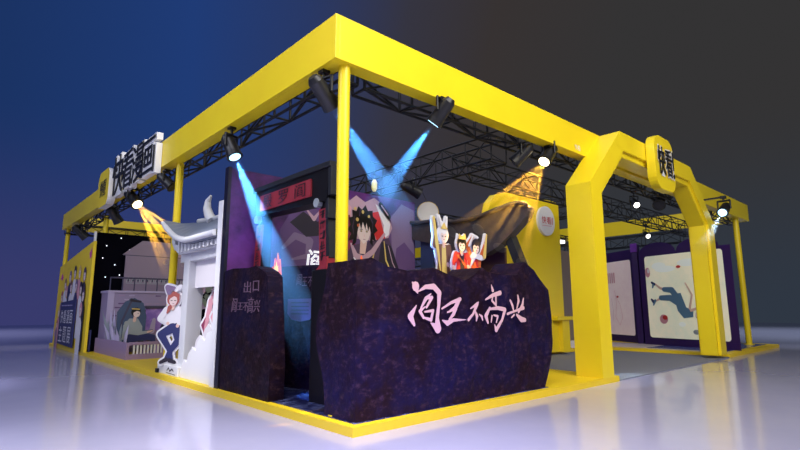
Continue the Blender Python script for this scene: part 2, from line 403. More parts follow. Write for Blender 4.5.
# badge on the arch
bx0, bx1, bz0, bz1, by0, by1 = 10.55, 12.0, 5.12, 6.75, -.26, .06
def rrect(x0, x1, z0, z1, r_, n_=6):
    pts = []
    for cx, cz, a0 in ((x1-r_, z1-r_, 0), (x0+r_, z1-r_, PI/2), (x0+r_, z0+r_, PI), (x1-r_, z0+r_, 1.5*PI)):
        pts += [(cx+r_*math.cos(a0+PI/2*i/n_), cz+r_*math.sin(a0+PI/2*i/n_)) for i in range(n_+1)]
    return pts
badge = empty('badge_sign', (11.1, -.2, 5.9), 'rounded yellow square badge with black characters at the top of the arch', 'sign')
MB().prism([(x, by0, z) for x, z in reversed(rrect(bx0, bx1, bz0, bz1, .42))], (0, by1-by0-.08, 0), 'yellow').build('plate', badge)
fr = frame((bx0, by0, bz0), (1, 0, 0), (0, -1, 0))
bw = MB(); bk = MB()
for ch, u0, u1 in (('快', .16, .66), ('看', .70, 1.18), ('!', 1.24, 1.32)):
    bw.char(ch, fr, u0, .44, u1, 1.28, 'white', k=.02+.002*(u0 > .5)+.001*(u0 > 1), wt=.055)
    bk.char(ch, fr, u0, .44, u1, 1.28, 'ink', k=.045, dep=.02, wt=.002)
bw.build('white_outline', badge); bk.build('lettering', badge)

hb = [o for o in bpy.data.objects if o.name == 'header_beam.001'][0]
fr = frame((7.58, .597, 5.80), (1, 0, 0), (0, -1, 0)); mb = MB()
for i, ch in enumerate('快看'): mb.char(ch, fr, .15*i, 0, .13+.15*i, .15, 'p_white', k=.003)
mb.build('small_mark', hb)

# ------------------------------------------------------------------ letters on the left beam
sign = empty('letter_sign', (-.05, 12, 5.7), 'big white-edged black letters standing on the left header beam', 'sign')
fr = frame((-.32, 24, 0), (0, -1, 0), (-1, 0, 0))
for i, ch in enumerate('快看漫画'):
    ya, yb = [(13.95, 12.55), (12.7, 11.45), (11.55, 10.3), (10.45, 9.25)][i]
    w_ = MB(); k_ = MB(); zz0, zz1 = 5.60, (6.98, 6.88, 6.80, 6.68)[i]
    w_.char(ch, fr, 24-ya, zz0, 24-yb, zz1, 'white', k=-.16, dep=.17, wt=.045)
    k_.char(ch, fr, 24-ya, zz0, 24-yb, zz1, 'ink', k=-.13, dep=.028, wt=.0)
    L_ = w_.build('letter', sign); k_.build('letter_face', L_)
badge2 = empty('badge_sign', (-.1, 14.9, 5.3), 'rounded yellow badge with small black characters left of the big letters', 'sign')
yy0, yy1, z0_, z1_ = 14.15, 15.75, 5.42, 6.78
MB().prism([(-.24, y, z) for y, z in rrect(yy0, yy1, z0_, z1_, .32)], (.25, 0, 0), 'white', front='yellow').build('plate', badge2)
fr2 = frame((-.242, yy1, z0_), (0, -1, 0), (-1, 0, 0)); k_ = MB()
for ch, u0, u1 in (('快', .35, .75), ('看', .75, 1.12), ('!', 1.16, 1.22)):
    k_.char(ch, fr2, u0, .38, u1, .98, 'ink', k=.01, dep=.008, wt=.01)
k_.build('lettering', badge2)

# ------------------------------------------------------------------ rock wall on the near corner
rock = empty('rock_wall', (2.7, .5, Z), 'dark jagged rock wall wrapping the near corner, with pale brush lettering', 'rock wall')
top = [(.17, 2.42), (.47, 2.47), (.77, 2.35), (1.19, 2.31), (1.5, 2.33), (1.79, 2.39), (2.1, 2.30), (2.48, 2.20), (2.75, 2.30), (3.06, 2.46), (3.2, 2.39), (3.6, 2.35), (4.0, 2.35), (4.14, 2.40), (4.46, 2.64), (4.6, 2.58), (4.78, 2.49)]
def topz(x):
    for (a, za), (c, zc) in zip(top, top[1:]):
        if x <= c: return za+(zc-za)*max(0, (x-a))/(c-a)
    return top[-1][1]
def rx(z):       # right-hand outline
    P_ = [(.14, 4.98), (.45, 5.17), (.98, 5.33), (1.45, 5.36), (2.08, 5.30), (2.48, 4.79), (2.9, 4.79)]
    for (a, xa), (c, xc) in zip(P_, P_[1:]):
        if z <= c: return xa+(xc-xa)*max(0, z-a)/(c-a)
    return P_[-1][1]
NX, NZ = 46, 18
def jit(i, j, a): random.seed(i*131+j*17); return (random.random()-.5)*a
mb = MB(); vs = []
base_x = [.17+(4.78-.17)*i/NX for i in range(NX+1)]
for a, _z in top:
    k_ = min(range(NX+1), key=lambda q: abs(base_x[q]-a)); base_x[k_] = a
for side in (0, 1):
    for i in range(NX+1):
        for j in range(NZ+1):
            zt = topz(base_x[i]); z = Z+.01+(zt-Z-.01)*j/NZ
            t_ = i/NX; x = base_x[i]+(rx(z)-4.79)*t_**2.2
            if side == 0: y = .17+jit(i//5, j//4, .045)+jit(i, j, .006)
            else:
                y = .92+.30*math.exp(-((z-1.35)/.55)**2)*(1-t_)+jit(i//3, j//3+50, .03)
            if j == 0 and side == 0: y = .17
            vs.append((x, y, z))
def id_(s_, i, j): return s_*(NX+1)*(NZ+1)+i*(NZ+1)+j
fs = []
for i in range(NX):
    for j in range(NZ):
        fs.append((id_(0, i, j), id_(0, i+1, j), id_(0, i+1, j+1), id_(0, i, j+1)))
        fs.append((id_(1, i, j), id_(1, i, j+1), id_(1, i+1, j+1), id_(1, i+1, j)))
    fs.append((id_(0, i, NZ), id_(0, i+1, NZ), id_(1, i+1, NZ), id_(1, i, NZ)))
for j in range(NZ):
    fs.append((id_(0, 0, j), id_(0, 0, j+1), id_(1, 0, j+1), id_(1, 0, j)))
    fs.append((id_(0, NX, j), id_(1, NX, j), id_(1, NX, j+1), id_(0, NX, j+1)))
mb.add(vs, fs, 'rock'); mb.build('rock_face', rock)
fr = frame((0, .115, 0), (1, 0, 0), (0, -1, 0)); mb = MB()
# brush-written characters: tapered strokes
BR = [
    ('s', [(1.24, 2.12), (1.31, 2.06), (1.35, 1.96)], [0.03, 0.16, 0.03], 'letter_pink'),
    ('s', [(1.32, 1.76), (1.19, 1.59), (1.27, 1.46)], [0.02, 0.12, 0.05], 'letter_pink'),
    ('s', [(1.36, 1.98), (1.53, 2.06), (1.72, 2.07), (1.85, 1.97)], [0.02, 0.07, 0.1, 0.1], 'letter_pink'),
    ('s', [(1.85, 1.97), (1.83, 1.76), (1.79, 1.56), (1.8, 1.39), (1.64, 1.48)], [0.1, 0.07, 0.08, 0.16, 0.02], 'letter_pink'),
    ('s', [(1.65, 1.95), (1.53, 1.87), (1.41, 1.71)], [0.02, 0.07, 0.03], 'letter_pink'),
    ('s', [(1.52, 1.87), (1.67, 1.89), (1.54, 1.73)], [0.03, 0.06, 0.04], 'letter_pink'),
    ('s', [(1.51, 1.74), (1.39, 1.67), (1.47, 1.57)], [0.02, 0.06, 0.05], 'letter_pink'),
    ('s', [(1.5, 1.66), (1.69, 1.68), (1.64, 1.53), (1.47, 1.57)], [0.03, 0.05, 0.06, 0.03], 'letter_pink'),
    ('s', [(1.9, 1.71), (2.13, 1.81), (2.36, 1.87)], [0.03, 0.05, 0.07], 'letter_pink'),
    ('s', [(2.33, 1.86), (2.23, 1.72), (2.1, 1.68)], [0.08, 0.09, 0.03], 'letter_pink'),
    ('s', [(2.03, 1.65), (2.18, 1.69)], [0.03, 0.04], 'letter_pink'),
    ('s', [(2.23, 1.72), (2.18, 1.62), (2.07, 1.53)], [0.1, 0.07, 0.04], 'letter_pink'),
    ('s', [(1.9, 1.52), (2.02, 1.47), (2.17, 1.52), (2.5, 1.52)], [0.02, 0.09, 0.06, 0.01], 'letter_pink'),
    ('s', [(2.62, 1.71), (2.81, 1.79), (2.84, 1.82)], [0.02, 0.07, 0.03], 'letter_pink'),
    ('s', [(2.8, 1.78), (2.69, 1.62), (2.56, 1.52)], [0.07, 0.05, 0.06], 'letter_pink'),
    ('s', [(2.74, 1.67), (2.79, 1.58), (2.77, 1.5)], [0.03, 0.07, 0.03], 'letter_pink'),
    ('s', [(2.85, 1.61), (2.92, 1.57), (2.94, 1.51)], [0.02, 0.05, 0.03], 'letter_pink'),
    ('s', [(3.22, 2.14), (3.26, 2.04)], [0.02, 0.07], 'letter_pink'),
    ('s', [(3.04, 1.87), (3.25, 1.95), (3.48, 2.0)], [0.03, 0.07, 0.09], 'letter_pink'),
    ('s', [(3.25, 1.93), (3.22, 1.85), (3.33, 1.78)], [0.03, 0.04, 0.05], 'letter_pink'),
    ('s', [(3.34, 1.94), (3.34, 1.76)], [0.05, 0.04], 'letter_pink'),
    ('s', [(3.15, 1.72), (3.03, 1.58), (3.08, 1.46)], [0.05, 0.09, 0.05], 'letter_pink'),
    ('s', [(3.14, 1.7), (3.39, 1.72), (3.6, 1.69)], [0.04, 0.07, 0.08], 'letter_pink'),
    ('s', [(3.6, 1.69), (3.5, 1.5), (3.31, 1.32), (3.27, 1.42)], [0.08, 0.06, 0.08, 0.02], 'letter_pink'),
    ('s', [(3.2, 1.58), (3.17, 1.47)], [0.04, 0.03], 'letter_pink'),
    ('s', [(3.25, 1.59), (3.37, 1.57), (3.32, 1.46)], [0.03, 0.05, 0.03], 'letter_pink'),
    ('s', [(3.77, 1.86), (3.84, 1.76), (3.87, 1.64)], [0.05, 0.06, 0.02], 'letter_pink'),
    ('s', [(4.02, 1.96), (4.04, 1.86), (3.97, 1.71)], [0.04, 0.07, 0.03], 'letter_pink'),
    ('s', [(4.2, 1.9), (4.16, 1.78), (4.02, 1.64)], [0.04, 0.07, 0.05], 'letter_pink'),
    ('s', [(3.66, 1.61), (3.89, 1.66), (4.19, 1.72)], [0.05, 0.04, 0.07], 'letter_pink'),
    ('s', [(3.87, 1.59), (3.78, 1.54)], [0.04, 0.03], 'letter_pink'),
    ('s', [(3.95, 1.59), (4.1, 1.5), (4.22, 1.49)], [0.05, 0.11, 0.08], 'letter_pink')]
mb.art(fr, BR, k=.002, dk=.0015)
mb.build('lettering', rock)

# exit panel on the left face
ex = empty('exit_panel', (.2, 3.5, Z), 'dark rock-textured panel with exit characters beside the walk-through gap', 'panel')
pts = [(4.56, Z), (4.56, 2.50), (4.2, 2.53), (3.5, 2.50), (3.2, 2.52), (2.85, 2.40), (2.70, 2.30), (2.60, 1.6), (2.50, .7), (2.52, Z)]
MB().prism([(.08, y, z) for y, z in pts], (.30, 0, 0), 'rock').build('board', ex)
fr = frame((.07, 5, 0), (0, -1, 0), (-1, 0, 0)); mb = MB()
mb.char('出', fr, 1.36, 2.02, 1.66, 2.24, 'letter_dim', dep=.01); mb.char('口', fr, 1.74, 2.04, 1.98, 2.24, 'letter_dim', dep=.01)
for ch, a, z0b, z1b in (('阎', .86, 1.66, 1.93), ('王', 1.12, 1.70, 1.84), ('不', 1.36, 1.68, 1.84), ('高', 1.56, 1.64, 1.93), ('兴', 1.82, 1.66, 1.88)):
    mb.char(ch, fr, a, z0b, a+.22, z1b, 'letter_dim', dep=.01, shear=.15)
mb.build('lettering', ex)

# low dark wall at the back of the gap
lw = empty('rock_partition', (1.5, 2.6, Z), 'low dark partition behind the gap, with faint lettering and a rounded notice', 'partition')
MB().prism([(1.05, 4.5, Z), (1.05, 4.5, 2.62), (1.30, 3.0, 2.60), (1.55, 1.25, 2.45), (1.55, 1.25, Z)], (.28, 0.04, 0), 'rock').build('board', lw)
fr = (Vector((1.03, 4.5, 0)), Vector((.164, -.986, 0)), Vector((0, 0, 1)), Vector((-.986, -.164, 0)))
mb = MB()
for i, ch in enumerate('阎王不高兴'): mb.char(ch, fr, .98+i*.17, 2.2-.02*i, 1.13+i*.17, 2.40+(.03 if i in (0, 3) else -.04), 'letter_dim', k=.012, shear=.1)
mb.build('lettering', lw)
mb = MB(); mb.prism([tuple(fr[0]+fr[1]*a+Vector((0, 0, z))+fr[3]*.02) for a, z in [(.72, 1.92), (.72, 1.62), (.85, 1.50), (1.1, 1.46), (1.4, 1.50), (1.52, 1.64), (1.52, 1.92)]], tuple(-fr[3]*.02), 'p_violet')
for k_i in range(4): mb.art(fr, [('s', [(.85, 1.84-.075*k_i), (1.38, 1.84-.075*k_i)], .018, 'p_dark')], k=.03)
mb.build('notice_board', lw)

# purple mural wall
mw = empty('mural_wall', (2.8, 4.6, Z), 'tall purple mural wall with a painted figure, closing the back of the rock corner', 'wall panel')
MB().box((.09, 4.6, Z), (5.62, 4.72, 4.74), 'purple').build('wall_panel', mw)
MB().box((.05, 4.585, Z), (.12, 4.76, 4.76), 'navy_edge').build('edge_trim', mw)
fr = frame((0, 4.6, 0), (1, 0, 0), (0, -1, 0)); mb = MB()
A = [('p', [(3.0, 2.3), (5.6, 2.3), (5.6, 4.45), (5.2, 4.55), (4.7, 4.25), (4.3, 4.5), (3.0, 4.5)], 'p_violet'),
     ('p', [(4.75, 3.0), (5.58, 2.9), (5.58, 4.5), (5.1, 4.62), (4.7, 4.2)], 'p_grey'),
     ('p', [(4.78, 2.4), (5.6, 2.4), (5.6, 3.2), (5.2, 3.55), (4.9, 3.35)], 'p_violet'),
     ('p', [(2.95, 4.3), (3.05, 4.58), (3.3, 4.48), (3.5, 4.64), (3.8, 4.5), (4.1, 4.66), (4.45, 4.5), (4.62, 4.2), (4.75, 3.9), (4.6, 3.6), (4.3, 3.4), (3.9, 3.5), (3.3, 3.5), (3.0, 3.8)], 'p_rose'),
     ('p', [(4.15, 4.5), (4.5, 4.35), (4.68, 4.0), (4.62, 3.7), (4.4, 3.55), (4.45, 3.95), (4.3, 4.2)], 'p_white'), ('p', [(3.0, 4.25), (3.15, 4.45), (3.35, 4.3), (3.3, 3.9), (3.1, 3.95)], 'p_pink'),
     ('p', [(3.0, 4.0), (3.3, 4.1), (3.4, 3.7), (3.2, 3.4), (3.0, 3.5)], 'p_wine'),
     ('p', [(3.2, 3.9), (3.4, 3.4), (3.75, 3.2), (3.4, 3.0), (3.05, 3.3)], 'p_wine'),
     ('p', [(4.05, 4.25), (4.25, 4.3), (4.5, 3.6), (4.25, 3.4), (4.1, 3.7)], 'red'),
     # coat and sleeves
     ('p', [(3.15, 2.3), (3.1, 2.9), (3.35, 3.3), (3.75, 3.42), (4.3, 3.55), (4.62, 3.62), (4.85, 3.1), (4.95, 2.3)], 'p_plum'),
     ('p', [(4.15, 2.3), (4.35, 3.5), (4.7, 3.4), (4.98, 2.8), (5.05, 2.3)], 'p_dark'),
     ('s', [(4.45, 3.5), (4.52, 3.0), (4.82, 2.5)], [.03, .05, .02], 'p_gold'),
     ('s', [(4.6, 3.4), (4.75, 2.95), (4.98, 2.6)], [.02, .03, .02], 'p_rose'),
     ('s', [(4.2, 3.45), (4.05, 3.0), (4.3, 2.6)], [.02, .04, .02], 'p_gold'),
     ('p', [(3.25, 2.4), (3.35, 2.95), (3.7, 3.1), (3.85, 2.7), (3.75, 2.35)], 'ink'),
     ('s', [(3.35, 3.35), (3.5, 3.05), (3.75, 3.0), (4.05, 3.2), (4.45, 3.7)], [.06, .16, .15, .15, .08], 'p_rose'),
     ('p', [(3.62, 3.12), (3.8, 3.12), (3.86, 3.45), (3.64, 3.5)], 'skin'),
     # face and hair
     ('p', [(3.55, 3.95), (3.53, 3.66), (3.60, 3.50), (3.75, 3.38), (3.90, 3.50), (3.96, 3.66), (3.95, 3.95)], 'skin2'),
     ('p', [(3.50, 3.40), (3.36, 3.30), (3.42, 3.48), (3.24, 3.42), (3.34, 3.62), (3.22, 3.72), (3.32, 3.84), (3.26, 4.02), (3.38, 4.06), (3.36, 4.24), (3.5, 4.22), (3.56, 4.36), (3.68, 4.28), (3.8, 4.42), (3.88, 4.27), (4.04, 4.30), (4.05, 4.14), (4.2, 4.05), (4.12, 3.9), (4.22, 3.78), (4.10, 3.68), (4.16, 3.48), (4.04, 3.52), (4.06, 3.34), (3.95, 3.44), (3.99, 3.70), (3.93, 3.86), (3.90, 3.72), (3.83, 3.95), (3.80, 3.76), (3.71, 3.96), (3.66, 3.74), (3.60, 3.92), (3.54, 3.68)], 'ink'),
     ('s', [(3.45, 4.1), (3.38, 3.8), (3.42, 3.6)], [.01, .03, .01], 'p_plum'), ('s', [(3.9, 4.2), (4.05, 3.95), (4.03, 3.7)], [.01, .03, .01], 'p_plum'), ('s', [(3.62, 4.28), (3.6, 4.1)], [.01, .02], 'p_violet'),
     ('e', 3.66, 3.71, .032, .022, 'p_dark'), ('e', 3.66, 3.71, .014, .016, 'p_gold'), ('e', 3.84, 3.71, .032, .022, 'p_dark'), ('e', 3.84, 3.71, .014, .016, 'p_gold'), ('s', [(3.61, 3.75), (3.70, 3.755)], [.01, .014], 'ink'), ('s', [(3.80, 3.755), (3.89, 3.75)], [.014, .01], 'ink'),
     ('s', [(3.72, 3.50), (3.79, 3.50)], [.012, .012], 'p_wine'), ('s', [(3.75, 3.62), (3.755, 3.57)], [.012, .012], 'p_pink'),
     ('e', 3.52, 4.0, .05, .05, 'p_gold'), ('e', 3.7, 4.22, .04, .05, 'p_gold'), ('e', 3.55, 3.85, .04, .04, 'p_orange'), ('e', 3.45, 4.28, .04, .04, 'p_gold'), ('e', 3.9, 4.12, .04, .04, 'p_gold'),
     ('s', [(3.42, 3.0), (3.52, 2.9), (3.42, 2.85), (3.50, 2.76)], .035, 'p_white'),
     ('p', [(3.6, 2.52), (3.72, 2.62), (3.82, 2.52), (3.95, 2.66), (3.86, 2.42), (3.66, 2.4)], 'p_white'),
     ('s', [(4.3, 4.5), (4.6, 4.2)], .14, 'ink'), ('s', [(4.33, 4.47), (4.56, 4.24)], .04, 'p_rose'),
     # misty shapes of the left half
     ('p', [(1.3, 3.5), (1.6, 4.0), (2.1, 4.15), (2.8, 4.0), (2.9, 2.6), (1.4, 2.6)], 'p_violet'),
     ('s', [(1.4, 3.1), (1.7, 3.4), (2.1, 3.3), (2.05, 2.95), (1.65, 2.85)], [.08, .16, .2, .12, .05], 'p_grey'),
     ('p', [(1.55, 3.7), (1.9, 4.0), (2.3, 3.8), (2.75, 3.95), (2.6, 3.5), (2.0, 3.4)], 'p_dark'),
     ('s', [(2.0, 4.05), (2.2, 3.85), (2.35, 4.05)], [.04, .10, .04], 'p_rose'), ('s', [(1.55, 3.95), (1.7, 4.05)], [.08, .14], 'p_rose')]
mb.art(fr, A, k=.004, dk=.0012); mb.build('painted_figure', mw)
mb = MB()
mb.char('阎', fr, 2.04, 2.60, 2.52, 3.10, 'letter_white', k=.07, dep=.02, shear=.1, wt=.012)
mb.char('王', fr, 2.58, 2.64, 2.88, 2.88, 'letter_white', k=.07, dep=.02, shear=.2, wt=.01)
mb.build('lit_lettering', mw)

# dark ceremonial gate, parallel to the left face
gt = empty('ceremonial_gate', (.8, 3.1, Z), 'black Chinese gate with red name boards standing behind the rock corner', 'gate')
MB().box((.70, 4.20, Z), (.92, 4.42, 3.9), 'gate_black', .01).build('post', gt)
MB().box((.70, 1.74, Z), (.92, 1.98, 3.75), 'gate_black', .01).build('post', gt)
MB().prism([(.62, 4.44, 4.30), (.62, 1.60, 4.27), (.62, 1.66, 3.62), (.62, 4.36, 3.70)], (.34, 0, 0), 'gate_black').build('lintel', gt)
MB().box((.58, 1.52, 4.22), (1.0, 4.50, 4.32), 'gate_grey', .01).build('cap_rail', gt)
MB().box((.60, 1.50, 3.70), (.96, 1.60, 4.22), 'gate_grey', .01).build('end_board', gt)
MB().box((.62, 1.60, 3.30), (.94, 1.70, 3.66), 'gate_grey', .01).build('end_board', gt)
MB().prism([(.66, 1.66, 3.3), (.66, 1.60, 2.6), (.66, 1.70, 2.55), (.66, 1.74, 3.3)], (.26, 0, 0), 'gate_grey').build('end_board', gt)
g_ = MB(); g_.box((.585, 2.15, 3.77), (.62, 4.14, 4.10), 'gate_red')
nb = g_.build('name_board', gt); fr = frame((.58, 5, 0), (0, -1, 0), (-1, 0, 0)); mb = MB()
for ch, y in (('殿', 3.86), ('罗', 3.22), ('阎', 2.58)): MB().char(ch, fr, 5-y-.12, 3.80, 5-y+.26, 4.07, 'ink', k=.006).build('character', nb)
for y0, y1, lean in ((4.16, 4.42, .10), (1.74, 1.98, -.06)):
    cb = MB().prism([(.67, y0, 3.50), (.67, y1, 3.50), (.67, y1+lean, 2.30), (.67, y0+lean, 2.30)], (.04, 0, 0), 'gate_red').build('couplet_board', gt)
    mb = MB()
    for k_i in range(6):
        zc = 3.40-.19*k_i; yc = (y0+y1)/2+lean*k_i/6
        random.seed(k_i)
        for q in range(5):
            a = random.random()*.14-.07; c = random.random()*.12-.06
            mb.art(frame((.668, yc, zc), (0, -1, 0), (-1, 0, 0)), [('s', [(-.07, a), (.07, a+.02)] if q % 2 else [(c, -.07), (c+.02, .07)], .018, 'ink')], k=.002+q*.0005)
    mb.build('brush_marks', cb)
for y in (4.34, 1.98):
    MB().tube((.60, y, 3.62), (.72, y, 3.62), .085, 'p_green', seg=14).build('round_boss', gt)
MB().box((.60, 1.56, Z), (1.02, 2.06, 2.40), 'gate_black', .02).build('post_foot', gt)
MB().prism([(.62, 1.98, 2.38), (.62, 1.62, 2.62), (.62, 1.62, 2.36), (.62, 1.98, 2.2)], (.3, 0, 0), 'gate_red').build('red_bracket', gt)

def flame(x, y, z, s_, label, U=(1, 0, 0), Nn=(0, -1, 0)):
    rt = empty('flame_cutout', (x, y, Z), label, 'cutout', 'flame cutouts')
    mb = MB(); pts = [(-.5, 0), (-.45, .5), (-.3, .35), (-.2, .95), (0, .6), (.08, 1.2), (.25, .65), (.35, .85), (.45, .3), (.5, 0)]
    U = Vector(U); Nv = Vector(Nn)
    P_ = lambda k, kk, dz=0: [tuple(Vector((x, y, z+b_*s_*k+dz))+U*a*s_*k+Nv*kk) for a, b_ in pts]
    mb.prism(P_(1, .02), tuple(-Nv*.03), 'flame_r'); mb.build('outer_flame', rt)
    mb = MB(); mb.prism(P_(.6, .03), tuple(-Nv*.008), 'flame_y'); mb.build('inner_flame', rt)
    c = Vector((x, y, 0)); MB().tube(c+Vector((0, 0, Z)), c+Vector((0, 0, z+.05)), .02, 'black').build('stake', rt)
flame(1.14, 1.35, 2.28, .30, 'small red and yellow flame cutout behind the rock wall below the mural figure')
flame(3.97, 1.1, 2.32, .30, 'small red flame cutout behind the rock wall right of the standing figures')
flame(.98, 4.03, 2.42, .40, 'red and yellow flame cutout at the left foot of the black gate', (0, -1, 0), (-1, 0, 0))

# ------------------------------------------------------------------ pavilion with swooping roof
pv = empty('roofed_pavilion', (5.8, 2.6, Z), 'dark pavilion with a swooping felt roof on slanting posts behind the rock wall', 'pavilion')
prof = []   # (y, ztop, zbot)
for y, zt, zb in ((4.60, 4.12, 3.66), (4.3, 4.08, 3.58), (3.95, 4.06, 3.50), (3.5, 4.06, 3.30), (3.0, 3.94, 3.12), (2.5, 3.93, 3.00), (2.0, 3.98, 3.02), (1.6, 4.06, 3.18), (1.2, 4.12, 3.46), (.95, 4.12, 3.66), (.80, 4.08, 3.80), (.74, 4.02, 3.92)): prof.append((y, zt, zb))
mb = MB(); n_ = len(prof); vs = []
for x in (5.5, 5.76):
    for y, zt, zb in prof: vs.append((x, y, zt+(.0 if x < 6 else .05)))
    for y, zt, zb in prof: vs.append((x, y, zb))
fs = []
for i in range(n_-1):
    fs += [(i, i+n_, i+n_+1, i+1), (i+2*n_, i+1+2*n_, i+n_+1+2*n_, i+n_+2*n_), (i, i+1, i+1+2*n_, i+2*n_), (i+n_, i+3*n_, i+1+3*n_, i+1+n_)]
fs += [(0, 2*n_, 3*n_, n_), (n_-1, 2*n_-1, 4*n_-1, 3*n_-1)]
mb.add(vs, fs, 'pav'); mb.build('roof', pv)
mb = MB(); mb.path([(5.46, y, zt+.02) for y, zt, zb in prof], .055, 'pav'); mb.build('roof_edge', pv)
MB().prism([(5.6, 1.52, 3.45), (5.6, 1.32, 3.45), (5.6, .86, 2.3), (5.6, .78, Z), (5.6, 1.05, Z), (5.6, 1.08, 2.3)], (.25, 0, 0), 'gate_grey').build('post', pv)
MB().prism([(5.6, 4.35, 3.6), (5.6, 3.75, 3.6), (5.6, 3.95, 2.5), (5.6, 3.95, Z), (5.6, 4.35, Z)], (.25, 0, 0), 'pav_blue').build('post', pv)
MB().box((5.95, 1.75, Z), (6.03, 3.9, 3.2), 'brownp').build('back_board', pv)
MB().box((5.7, 3.2, 2.55), (5.8, 3.95, 2.74), 'yellow').build('yellow_rail', pv)
mn = empty('moon_disc', (6.1, 4.62, 4.5), 'pale round moon disc above the left end of the pavilion roof', 'disc')
MB().tube((6.08, 4.52, 4.50), (6.045, 4.485, 4.50), .30, 'moon', seg=32, smooth=False).build('disc', mn)
MB().tube((6.11, 4.55, 4.50), (6.08, 4.52, 4.50), .325, 'p_gold', seg=32, smooth=False).build('gold_backing', mn)
MB().tube((6.08, 4.52, 4.75), (5.75, 4.52, 5.25), .008, 'black').build('hanging_wire', mn)

# ------------------------------------------------------------------ printed standees
def standee(loc, U, Nn, items, label, group='printed figure standees', foot=True, depth=.03, grow=.05, s_=1.0, backcol='p_white'):
    """items in metres, u to the right, v up from the foot; a white backing follows their outline"""
    rt = empty('figure_standee', loc, label, 'standee', group); O = Vector(loc); U = Vector(U); Nv = Vector(Nn); Vz = Vector((0, 0, 1))
    mb = MB()
    def P(a, b_, k): return O+U*a*s_+Vz*b_*s_+Nv*k
    kk = 0
    for it in items:
        kk += .0004
        if it[0] == 'e': g = ('e', it[1], it[2], it[3]+grow, it[4]+grow, 0)
        elif it[0] == 's': w = it[2]; g = ('s', it[1], [q+2*grow for q in w] if isinstance(w, (list, tuple)) else w+2*grow, 0)
        else:
            cx = sum(p[0] for p in it[1])/len(it[1]); cy = sum(p[1] for p in it[1])/len(it[1])
            g = ('p', [(cx+(a-cx)*(1+grow/max(.05, math.hypot(a-cx, b_-cy))), cy+(b_-cy)*(1+grow/max(.05, math.hypot(a-cx, b_-cy)))) for a, b_ in it[1]], 0)
        for q_, poly in enumerate(shapes(g)): mb.prism([P(a, b_, kk+q_*.0001) for a, b_ in poly], tuple(-Nv*(depth+kk)), backcol)
    mb.build('backing', rt)
    mb = MB(); k = .018
    for it in items:
        for q_, poly in enumerate(shapes(it)): mb.add([P(a, b_, k+q_*.0004) for a, b_ in poly], [tuple(range(len(poly)))], it[-1])
        k += .002
    mb.build('printed_figure', rt)
    if foot:
        c = O-Nv*(depth+.06); MB().box((c.x-.12, c.y-.12, O.z), (c.x+.12, c.y+.12, O.z+.03), 'black').build('foot', rt)
    return rt
# three figures behind the rock wall, facing the right side
XU, XN = (1, 0, 0), (0, -1, 0)
def fig(h, robe, robe2, hair, arm1, arm2, extra=(), skirt=.34):
    it = [('p', [(-skirt, 0), (-.16, h*.62), (-.2, h*.80), (.2, h*.80), (.16, h*.62), (skirt, 0)], robe),
          ('p', [(-.06, .1), (-.05, h*.78), (.07, h*.78), (.12, .1)], robe2),
          ('s', [(-.17, h*.77)]+list(arm1), [.13, .12, .07][:len(arm1)+1], robe), ('s', [(.17, h*.77)]+list(arm2), [.13, .12, .07][:len(arm2)+1], robe),
          ('e', arm1[-1][0], arm1[-1][1], .045, .05, 'skin'), ('e', arm2[-1][0], arm2[-1][1], .045, .05, 'skin'),
          ('s', [(0, h*.78), (0, h*.86)], .09, 'skin'), ('e', 0, h*.91+.02, .15, .17, hair), ('e', 0, h*.90, .10, .13, 'skin2'),
          ('p', [(-.13, h*.90), (-.1, h*.98), (0, h*1.0+.02), (.1, h*.98), (.13, h*.90), (.06, h*.94), (0, h*.925), (-.06, h*.945)], hair),
          ('s', [(-.06, h*.90), (-.03, h*.90)], .018, 'ink'), ('s', [(.03, h*.90), (.06, h*.90)], .018, 'ink'), ('s', [(-.02, h*.86), (.02, h*.86)], .01, 'p_wine')]
    return it+list(extra)
hp = empty('figure_plinth', (3.6, 1.35, Z), 'dark block behind the rock wall carrying the three figure standees', 'plinth')
MB().box((2.8, 1.0, Z), (4.8, 1.7, 1.7), 'plinth', .02).build('block', hp)
MB().box((2.75, .97, 1.66), (4.85, 1.73, 1.7), 'black').build('block_top', hp)
h1 = 1.66
standee((3.34, 1.4, 1.7), XU, XN, fig(h1, 'p_brown', 'p_gold', 'p_white', [(-.26, h1*.78), (-.24, h1*.92)], [(.22, h1*.62), (.12, h1*.55)],
    [('s', [(-.12, h1*.45), (-.22, h1*.80), (-.30, h1*1.12)], [.03, .10, .06], 'p_gold'), ('s', [(-.05, h1*1.02), (-.14, h1*1.16)], [.09, .03], 'p_white'), ('s', [(.06, h1*1.02), (.10, h1*1.15)], [.08, .03], 'p_white'), ('p', [(-.11, h1*.99), (0, h1*1.08), (.11, h1*.99)], 'p_gold')], skirt=.3),
    'white-haired standee in yellow and brown holding a staff, leftmost of three behind the rock', grow=.022)
h2 = 1.46
standee((3.70, 1.22, 1.7), XU, XN, fig(h2, 'red', 'p_dark', 'ink', [(-.24, h2*.66), (-.26, h2*.58)], [(.24, h2*.70), (.20, h2*.60)],
    [('p', [(-.12, h2*.99), (-.10, h2*1.07), (0, h2*1.03), (.1, h2*1.08), (.12, h2*.99)], 'p_gold'), ('s', [(-.15, h2*.75), (.1, h2*.60)], .05, 'p_orange')], skirt=.3),
    'black-haired standee in a red robe with gold headpiece, middle of three behind the rock', grow=.018)
h3 = 1.46
